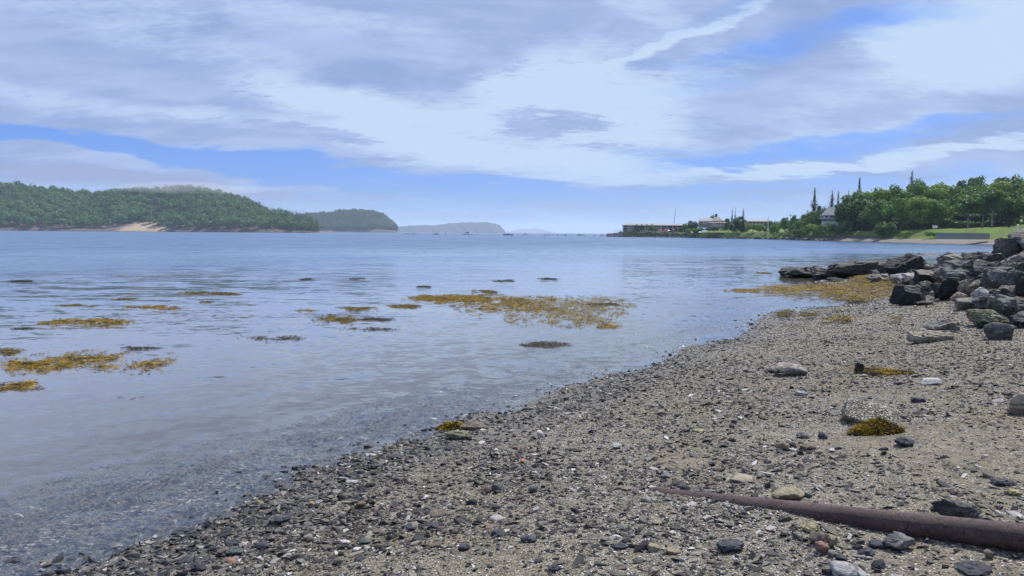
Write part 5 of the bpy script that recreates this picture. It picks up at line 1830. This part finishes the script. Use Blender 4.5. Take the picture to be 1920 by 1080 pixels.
def garden_chair(label, px, py, y, rz):
    zg = gR(px, y)
    p = at_y(px, py, y)
    e = empty('garden_chair', (p.x, y, zg), label, 'chair', 'white garden chairs on the lawn', rz)
    MB().add([(-0.35, 0.28, 0.30), (0.35, 0.28, 0.30), (0.35, -0.30, 0.40), (-0.35, -0.30, 0.40), (-0.35, 0.28, 0.34), (0.35, 0.28, 0.34), (0.35, -0.30, 0.44), (-0.35, -0.30, 0.44)],
             [(0, 3, 2, 1), (4, 5, 6, 7), (0, 1, 5, 4), (1, 2, 6, 5), (2, 3, 7, 6), (3, 0, 4, 7)]).build('seat', M['white'], e)
    MB().add([(-0.33, 0.26, 0.32), (0.33, 0.26, 0.32), (0.38, 0.55, 1.1), (-0.38, 0.55, 1.1), (-0.33, 0.30, 0.32), (0.33, 0.30, 0.32), (0.38, 0.59, 1.1), (-0.38, 0.59, 1.1)],
             [(0, 1, 2, 3), (7, 6, 5, 4), (0, 4, 5, 1), (3, 2, 6, 7), (0, 3, 7, 4), (1, 5, 6, 2)]).build('backrest', M['white'], e)
    for s_ in (-1, 1):
        MB().box(s_ * 0.42 - 0.06, s_ * 0.42 + 0.06, -0.35, 0.4, 0.6, 0.64).build('armrest', M['white'], e)
        MB().box(s_ * 0.42 - 0.03, s_ * 0.42 + 0.03, -0.33, -0.25, -0.1, 0.597).build('leg', M['white'], e)
        MB().box(s_ * 0.42 - 0.03, s_ * 0.42 + 0.03, 0.28, 0.36, -0.1, 0.597).build('leg', M['white'], e)


garden_chair('left white garden chair of the pair before the long hedge', 1753, 431, 206, 0.3)
garden_chair('right white garden chair of the pair before the long hedge', 1757, 431, 206, -0.2)
garden_chair('left white garden chair of the pair on the lawn below the white house', 1588.5, 438, 236, 0.3)
garden_chair('right white garden chair of the pair on the lawn below the white house', 1594, 438, 236, -0.3)

# low walls along the far shore
rw = empty('retaining_wall', (at_y(1805, 445, 160).x, 160, 0), 'plain grey concrete retaining wall between lawn and far beach', 'wall')
child(bx(1760, 1856, 437.8, 448.5, 164, 1.2), 'wall_face', M['concrete'], rw)
child(bx(1759.5, 1856.5, 437.0, 437.8, 163.9, 1.4), 'coping', M['concrete'], rw)
lw = empty('sea_wall', (at_y(1560, 445, 214).x, 214, 0), 'low dark grey stone wall along the beach below the white house', 'wall')
pw = np.linspace(1470, 1655, 50)
child(wall_strip(pw, 441.6 + 0.00677 * (pw - 1560) + rng.normal(0, 0.15, 50) - 0.3, D_shore(pw) + 9, 0.2, 3.0, 7, 0.3), 'stone_face', M['darkwall'], lw)

# rocks along the far right waterline: too many to tell apart
x_, P_ = [], []
rg = np.random.default_rng(8)
n_ = 1500
pxr = rg.uniform(1148, 1560, n_)
tr_ = rg.uniform(-1.5, 4.5, n_)
yr = D_shore(pxr) + tr_
P_ = np.stack([(pxr - 960) / FPX * yr, yr, np.maximum(hR(pxr, yr), -0.2)], 1)
V, F = scatter(tm, P_, rg.uniform(0.25, 0.9, n_), rg.uniform(0, 6.28, n_), rg.normal(0, 0.2, n_), rg.normal(0, 0.2, n_), rg.integers(0, 8, n_))
M['far_rocks'] = island_mat('shore_rubble', [(0, (0.03, 0.03, 0.032)), (0.6, (0.10, 0.095, 0.09)), (1, (0.26, 0.24, 0.22))], 0.85, False, 2)
tag(mk('shore_rubble', V, F, M['far_rocks']), kind='stuff', label='dark broken rocks along the far right waterline', cat='rocks')

# ------------------------------------------------------------------ islands


def island(name, sky, y0, yr_, y1, trees, px0, px1, npx=160, nd=60, bank=2.2, mat=None, seed=0, basepx=None):
    """land whose skyline (with trees of that height on it) follows the photographed ridge"""
    sp_, st_ = zip(*sky)
    pxv = np.linspace(px0, px1, npx)
    tv = np.concatenate([np.linspace(0, 0.12, 12), np.linspace(0.15, 1, nd - 12)])
    PXm, TV = np.meshgrid(pxv, tv, indexing='ij')
    Yv = y0(PXm) if callable(y0) else np.full(PXm.shape, float(y0))
    Yv = Yv + TV * (y1 - y0(PXm) if callable(y0) else (y1 - y0))
    top = np.interp(PXm, sp_, st_)
    zr = CAM_Z + (hor(PXm) - top) / FPX * yr_ - trees
    zr = np.maximum(zr, -3)
    Y0 = y0(PXm) if callable(y0) else y0
    up = sstep(0, 1, (Yv - Y0) / (yr_ - Y0))
    up = 0.55 * np.clip((Yv - Y0) / (yr_ - Y0), 0, 1) + 0.45 * up
    dn = 1 - sstep(0, 1, (Yv - yr_) / (y1 - yr_))
    Xv = (PXm - 960) / FPX * Yv
    e = sstep(-6, 12, Yv - Y0)
    Zv = -3 + e * (3 + bank) + zr * up * dn
    Zv = np.where(zr < -1, np.minimum(Zv, -3 + e * 4.5 * sstep(-3, 0, zr)), Zv)
    Zv = Zv + n2(Xv, Yv, 0.02, 3, seed).reshape(Xv.shape) * (yr_ / 500) * e * (Zv > 2)
    i_ = np.arange(PXm.size).reshape(PXm.shape)
    F_ = np.stack([i_[:-1, :-1].ravel(), i_[1:, :-1].ravel(), i_[1:, 1:].ravel(), i_[:-1, 1:].ravel()], 1)
    tag(mk(name, np.stack([Xv.ravel(), Yv.ravel(), Zv.ravel()], 1), F_, mat, smooth=True), kind='structure')

    def zfun(pxq, yq):
        pxq, yq = np.asarray(pxq), np.asarray(yq)
        y0q = y0(pxq) if callable(y0) else np.full(pxq.shape, float(y0))
        tq = np.clip((yq - y0q) / (y1 - y0q), 0, 1)
        fi = np.interp(pxq, pxv, np.arange(npx))
        fj = np.interp(tq, tv, np.arange(len(tv)))
        i0 = np.clip(fi.astype(int), 0, npx - 2)
        j0 = np.clip(fj.astype(int), 0, len(tv) - 2)
        a, b = fi - i0, fj - j0
        return (Zv[i0, j0] * (1 - a) * (1 - b) + Zv[i0 + 1, j0] * a * (1 - b) + Zv[i0, j0 + 1] * (1 - a) * b + Zv[i0 + 1, j0 + 1] * a * b)
    return zfun


def land_mat(name, tan=True):
    m, T = mat_new(name)
    pos = T.n('ShaderNodeNewGeometry').outputs['Position']
    z = T.n('ShaderNodeSeparateXYZ', ins={0: pos}).outputs[2]
    a = T.noise(pos, 0.06, 5, 0.6)
    b = T.noise(T.mapping(pos, scale=(1, 1, 3)), 0.35, 6, 0.7)
    sand = T.mix(T.rng(b, 0.35, 0.65), (0.22, 0.16, 0.10), (0.5, 0.39, 0.27))
    rock = T.mix(T.rng(b, 0.35, 0.65), (0.06, 0.052, 0.047), (0.19, 0.15, 0.13))
    xx = T.math('ABSOLUTE', T.math('ADD', T.n('ShaderNodeSeparateXYZ', ins={0: pos}).outputs[0], 530.0))
    col = T.mix(T.rng(T.math('ADD', xx, T.math('MULTIPLY', a, 20)), 52.0, 34.0), rock, sand)
    col = T.mix(T.rng(T.math('ADD', z, b), 1.1, 0.6), col, (0.035, 0.03, 0.027))
    col = T.mix(T.rng(T.math('ADD', z, T.math('MULTIPLY', b, 9)), 17.0, 21.0), col, (0.045, 0.06, 0.025))
    finish(T, col, 0.9, b, 0.6, 1.5, 0.2)
    return m


M['land'] = land_mat('island_bank')
M['farland'] = plain('far_island_woods', (0.018, 0.028, 0.026), 0.9, 0.3, 0.01)
M['forest'] = leaf_mat('island_leaves', (0.03, 0.09, 0.028), (0.19, 0.36, 0.07))
M['forest_hazed'] = leaf_mat('hazed_headland_leaves', (0.016, 0.05, 0.034), (0.085, 0.17, 0.085))  # dark bluish tint: distance haze put into the leaf colour
M['forest_dark'] = leaf_mat('island_needles', (0.018, 0.05, 0.028), (0.05, 0.11, 0.05))


def forest_crowns(px, y, zf, H, R, seed, kindc, nl, ls, name, label, mat, drop=None):
    rg = np.random.default_rng(seed)
    tmpl = []
    for k in range(6):
        if kindc == 'broad':
            # six-lobed rounded crown
            Ps, Ns = [], []
            for i in range(6):
                d = rg.normal(size=3)
                d /= np.linalg.norm(d)
                d[2] = abs(d[2]) * 0.8 - 0.15
                c = np.array([d[0] * 0.48, d[1] * 0.48, 0.62 + d[2] * 0.34])
                q = rg.normal(size=(nl // 6, 3))
                q /= np.linalg.norm(q, axis=1)[:, None]
                Ps.append(c + q * np.array([0.42, 0.42, 0.24]))
                Ns.append(q + np.array([0, 0, 0.3]))
            P = np.concatenate(Ps)
            N = np.concatenate(Ns)
            Vq, Fq = leaf_quads(P * np.array([R, R, H]), N, ls, rg, 0.45)
        else:
            Vq, Fq = crown('spruce', H, R, seed + k, nl, ls, 0.03)
        tmpl.append((Vq, Fq))
    n_ = len(px)
    z = zf(px, y)
    if drop is not None:
        z = z + drop
    P = np.stack([(px - 960) / FPX * y, y, z - 1.0], 1)
    sc = np.clip(np.exp(rg.normal(0, 0.2, n_)), 0.6, 1.3)
    S3 = np.stack([sc, sc, sc * rg.uniform(0.85, 1.2, n_)], 1)
    V_, F_ = scatter(tmpl, P, S3, rg.uniform(0, 6.28, n_), np.zeros(n_), np.zeros(n_), rg.integers(0, 6, n_))
    return tag(mk(name, V_, F_, mat, attrs={'tone': TONE}), label, 'woodland', kind='stuff')


SK1 = [(-260, 352), (-120, 345), (0, 347), (40, 350), (80, 355), (120, 357), (160, 363), (200, 363), (240, 359), (290, 355), (340, 353), (380, 356), (410, 361), (440, 371),
       (480, 383), (520, 397), (555, 402), (585, 409), (597, 420), (604, 436), (620, 440)]
y0a = lambda p: np.interp(p, [-260, 0, 300, 600], [1000, 1030, 1060, 1010])
YRA = 1260.0
za = island('island_ground', SK1, y0a, YRA, 1560.0, 13.0, -260, 612, 230, 70, 2.0, M['land'], 3)
rg = np.random.default_rng(21)
n_ = 6200
pf = rg.uniform(-250, 600, n_)
yf = y0a(pf) + 7 + rg.uniform(0, 1, n_) ** 0.85 * 337
bluff = np.exp(-(((pf - 262) / 28) ** 2)) * 46 + np.exp(-(((pf - 215) / 25) ** 2)) * 16 + np.exp(-(((pf - 500) / 16) ** 2)) * 10 + np.exp(-(((pf - 530) / 10) ** 2)) * 16
zq = za(pf, yf)
k = (yf > y0a(pf) + 7 + 5 * np.abs(np.sin(pf * 0.11)) + bluff) & (zq > 1.5)
pf, yf = pf[k], yf[k]
con = (n2(pf * 0.02, yf * 0.006, 1.0, 2, 5) + 0.35 * (pf > 480) + 0.45 * (pf > 545) + rg.normal(0, 0.25, len(pf))) > 0.32
forest_crowns(pf[~con], yf[~con], za, 13.0, 7.4, 31, 'broad', 90, 2.0, 'island_wood', 'mixed leafy wood covering the left island hill', M['forest'])
forest_crowns(pf[con], yf[con], za, 15.0, 3.4, 32, 'spruce', 90, 1.8, 'island_conifers', 'dark conifers scattered through the left island wood', M['forest_dark'])

SK2 = [(500, 440), (530, 415), (560, 405), (600, 402), (640, 398), (680, 396), (700, 398), (715, 403), (728, 411), (738, 421), (745, 431), (750, 438), (760, 441)]
zb2 = island('headland_ground', SK2, 2100.0, 2350.0, 2700.0, 13.0, 500, 757, 110, 50, 4.0, M['land'], 5)
n_ = 4200
pf = rg.uniform(505, 752, n_)
yf = rg.uniform(2112, 2420, n_)
zq = zb2(pf, yf)
k = (zq > 2.5) & (yf > 2112 + 25 * (pf > 700))
forest_crowns(pf[k], yf[k], zb2, 13.0, 6.0, 41, 'broad', 54, 2.4, 'headland_wood', 'green wood on the second headland, bluish with painted haze', M['forest_hazed'])
n_ = 1300
pf, yf = rg.uniform(505, 745, n_), rg.uniform(2130, 2420, n_)
k = zb2(pf, yf) > 3
forest_crowns(pf[k], yf[k], zb2, 15.0, 3.6, 42, 'spruce', 70, 2.2, 'headland_conifers', 'dark conifers on the ridge of the second headland', M['forest_dark'])

# far hazy islands
SK3 = [(715, 440), (730, 430), (745, 426), (770, 423.6), (800, 423.2), (815, 424), (835, 421), (860, 418.2), (885, 417), (910, 417.8), (928, 420), (937, 424), (943, 431), (948, 438), (960, 442)]
island('far_island', SK3, 5000.0, 5300.0, 5900.0, 0.0, 715, 955, 120, 30, 4.0, M['farland'], 7)
SK4 = [(950, 440), (962, 431), (972, 429.4), (985, 428.8), (1000, 429), (1014, 430), (1026, 432), (1040, 440)]
island('farthest_island', SK4, 11000.0, 11400.0, 12000.0, 0.0, 940, 1050, 60, 20, 2.0, M['farland'], 9)
# spruces you can tell apart at the point of the island
PROTO['spruce1'][3] = True
for k, (px, yt) in enumerate([(548, 405), (556, 407), (563, 406), (570, 410), (577, 410), (583, 412), (589, 415), (538, 404), (594, 421)]):
    yy = 1035.0 + (k % 3) * 12
    plant('spruce1', 'dark spruce on the low end of the left island', px, yt, 12, yy, 'spruces at the end of the left island', zb=float(za(np.array([float(px)]), np.array([yy]))[0]))

# ------------------------------------------------------------------ boats


def boat(kind, label, px, lpx, y, hull='white', rz=0.0, mast_py=None):
    p = at_y(px, hor(px) + 1, y)
    L = lpx / FPX * y
    nm = {'sail': 'sailboat', 'motor': 'motorboat', 'lobster': 'lobster_boat'}[kind]
    e = empty(nm, (p.x, y, 0.0), label, 'boat', 'boats moored in the far bay', rz)
    Bm, fb = L * 0.15, L * 0.11
    st = [(-0.5, 0.75, 1.0), (-0.25, 0.95, 0.95), (0.05, 1.0, 1.0), (0.3, 0.7, 1.12), (0.5, 0.04, 1.35)]
    V_, F_ = [], []
    for s_, b, f in st:
        V_ += [(s_ * L, -b * Bm, fb * f), (s_ * L, -b * Bm * 0.7, -0.15), (s_ * L, b * Bm * 0.7, -0.15), (s_ * L, b * Bm, fb * f)]
    for i in range(4):
        a, b = i * 4, i * 4 + 4
        F_ += [(a, a + 1, b + 1, b), (a + 1, a + 2, b + 2, b + 1), (a + 2, a + 3, b + 3, b + 2), (a + 3, a, b, b + 3)]
    F_ += [(0, 3, 2, 1), (16, 17, 18, 19)]
    MB().add(V_, F_).build('hull', M[hull], e)
    if kind == 'sail':
        MB().box(-0.22 * L, 0.15 * L, -Bm * 0.5, Bm * 0.5, fb, fb * 1.7).build('cabin', M['white'], e)
        H = L * 1.35 if mast_py is None else zpix(px, mast_py, y)
        MB().tube([(0.08 * L, 0, fb), (0.08 * L, 0, H)], [0.13, 0.09], 6).build('mast', M['roof_l'], e)
        MB().tube([(0.07 * L, 0, fb * 2.4), (-0.4 * L, 0, fb * 2.3)], 0.14, 6).build('boom', M['white'], e)
    elif kind == 'motor':
        MB().box(-0.25 * L, 0.18 * L, -Bm * 0.75, Bm * 0.75, fb * 0.95, fb * 2.3).build('cabin', M['white'], e)
        w_ = MB().box(-0.2 * L, 0.13 * L, -Bm * 0.77, Bm * 0.77, fb * 1.5, fb * 2.0).build('window', M['glass'], e)
        MB().box(-0.25 * L, 0.1 * L, -Bm * 0.6, Bm * 0.6, fb * 2.31, fb * 2.7).build('flybridge', M['white'], e)
        MB().tube([(-0.1 * L, 0, fb * 2.7), (-0.12 * L, 0, fb * 4.6)], 0.06, 5).build('antenna', M['white'], e)
    else:
        MB().box(0.0, 0.25 * L, -Bm * 0.7, Bm * 0.7, fb, fb * 2.6).build('wheelhouse', M['white'], e)
        MB().box(0.02 * L, 0.24 * L, -Bm * 0.72, Bm * 0.72, fb * 1.8, fb * 2.3).build('window', M['glass'], e)
        MB().box(-0.15 * L, 0.0, -Bm * 0.7, Bm * 0.7, fb * 2.5, fb * 2.6).build('canopy', M['white'], e)
        MB().tube([(-0.1 * L, 0, fb), (-0.1 * L, 0, fb * 4.6)], 0.08, 5).build('mast', M['roof_l'], e)


for a in [
    ('sail', 'white sailboat with the tallest mast just off the second headland', 765, 16, 640, 'white', 0.1, 417),
    ('motor', 'small white motorboat right of the tallest-masted sailboat', 777, 9, 690, 'white', 0.2),
    ('lobster', 'dark-hulled boat below the low end of the far island', 817, 12, 660, 'roof_d', 0.1),
    ('motor', 'small white cabin boat between dark-hulled boat and big white yacht', 837, 9, 600, 'white', 3.0),
    ('motor', 'largest white motor yacht in front of the far island', 876, 22, 600, 'white', 3.1),
    ('sail', 'small sailboat close right of the largest yacht', 893, 10, 680, 'white', 0.0, 430),
    ('sail', 'tiny far sailboat with a short mast right of the largest yacht', 921, 7, 760, 'white', 0.5, 432),
    ('sail', 'dark two-masted sailboat off the right tip of the far island', 953, 19, 560, 'roof_d', 3.1, 431),
    ('lobster', 'dark-cabined boat with a low white hull right of the two-master', 984, 13, 620, 'white', 0.0),
    ('lobster', 'small dark boat alone near the middle of the bay mouth', 1022, 6, 640, 'roof_d', 0.3),
    ('lobster', 'grey-white boat in the middle of the bay mouth', 1030, 9, 600, 'white', 2.8),
    ('motor', 'white motorboat of the cluster in the middle of the bay mouth', 1046, 9, 620, 'white', 0.1),
    ('lobster', 'dark boat at the right end of the middle cluster', 1059, 8, 590, 'roof_d', 0.0),
    ('motor', 'black-hulled boat left of its white neighbour near the pier', 1087, 11, 640, 'roof_d', 0.0),
    ('motor', 'small white boat right of the black-hulled one', 1096, 7, 560, 'white', 3.0),
    ('lobster', 'little white boat midway between black-hulled boat and pier', 1115, 7, 600, 'white', 0.2),
    ('lobster', 'nearest white-bowed dark boat just left of the stone pier', 1130, 11, 520, 'white', 3.0),
    ('sail', 'tiny faint sailboat left in the middle cluster', 1039, 6, 820, 'white', 0.2, 434),
]:
    boat(*a)

# ------------------------------------------------------------------ air: haze, and the fog cap on the island hill


def vol_mat(name, dens, col, an=0.2):
    m = bpy.data.materials.new(name)
    m.use_nodes = True
    T = NT(m.node_tree)
    v = T.n('ShaderNodeVolumePrincipled', ins={'Color': col, 'Density': dens, 'Anisotropy': an})
    T.n('ShaderNodeOutputMaterial', ins={1: v})
    return m


hz = MB().box(-12000, 12000, -1500, 14000, -9.0, 150).build('haze', vol_mat('sea_haze', 0.000115, (0.72, 0.84, 1.0)))
tag(hz, 'pale blue sea haze over the bay', 'haze', kind='stuff')


def fog_bank(label, blobs, dens, seed):
    Vb, Fb = ico(4)
    Vs, Fs = [], []
    for i, (px, py, y, w, h, dp) in enumerate(blobs):
        c = at_y(px, py, y)
        W, H = w / FPX * y / 2, h / FPX * y / 2
        k_ = 1 + 0.35 * fbm(Vb * 2.2 + i * 5 + seed, 4, seed + i)
        Q = Vb * k_[:, None] * np.array([W, dp / 2, H]) + np.array(c)
        Vs.append(Q)
        Fs.append(Fb + i * len(Vb))
    o = mk('fog_bank', np.concatenate(Vs), np.concatenate(Fs), vol_mat('fog', dens, (0.90, 0.90, 0.95), 0.1), smooth=True)
    return tag(o, label, 'fog', kind='stuff')


fog_bank('pale fog cap drifting over the top of the left island hill', [(350, 354, 1240, 260, 24, 150)], 0.0045, 3)
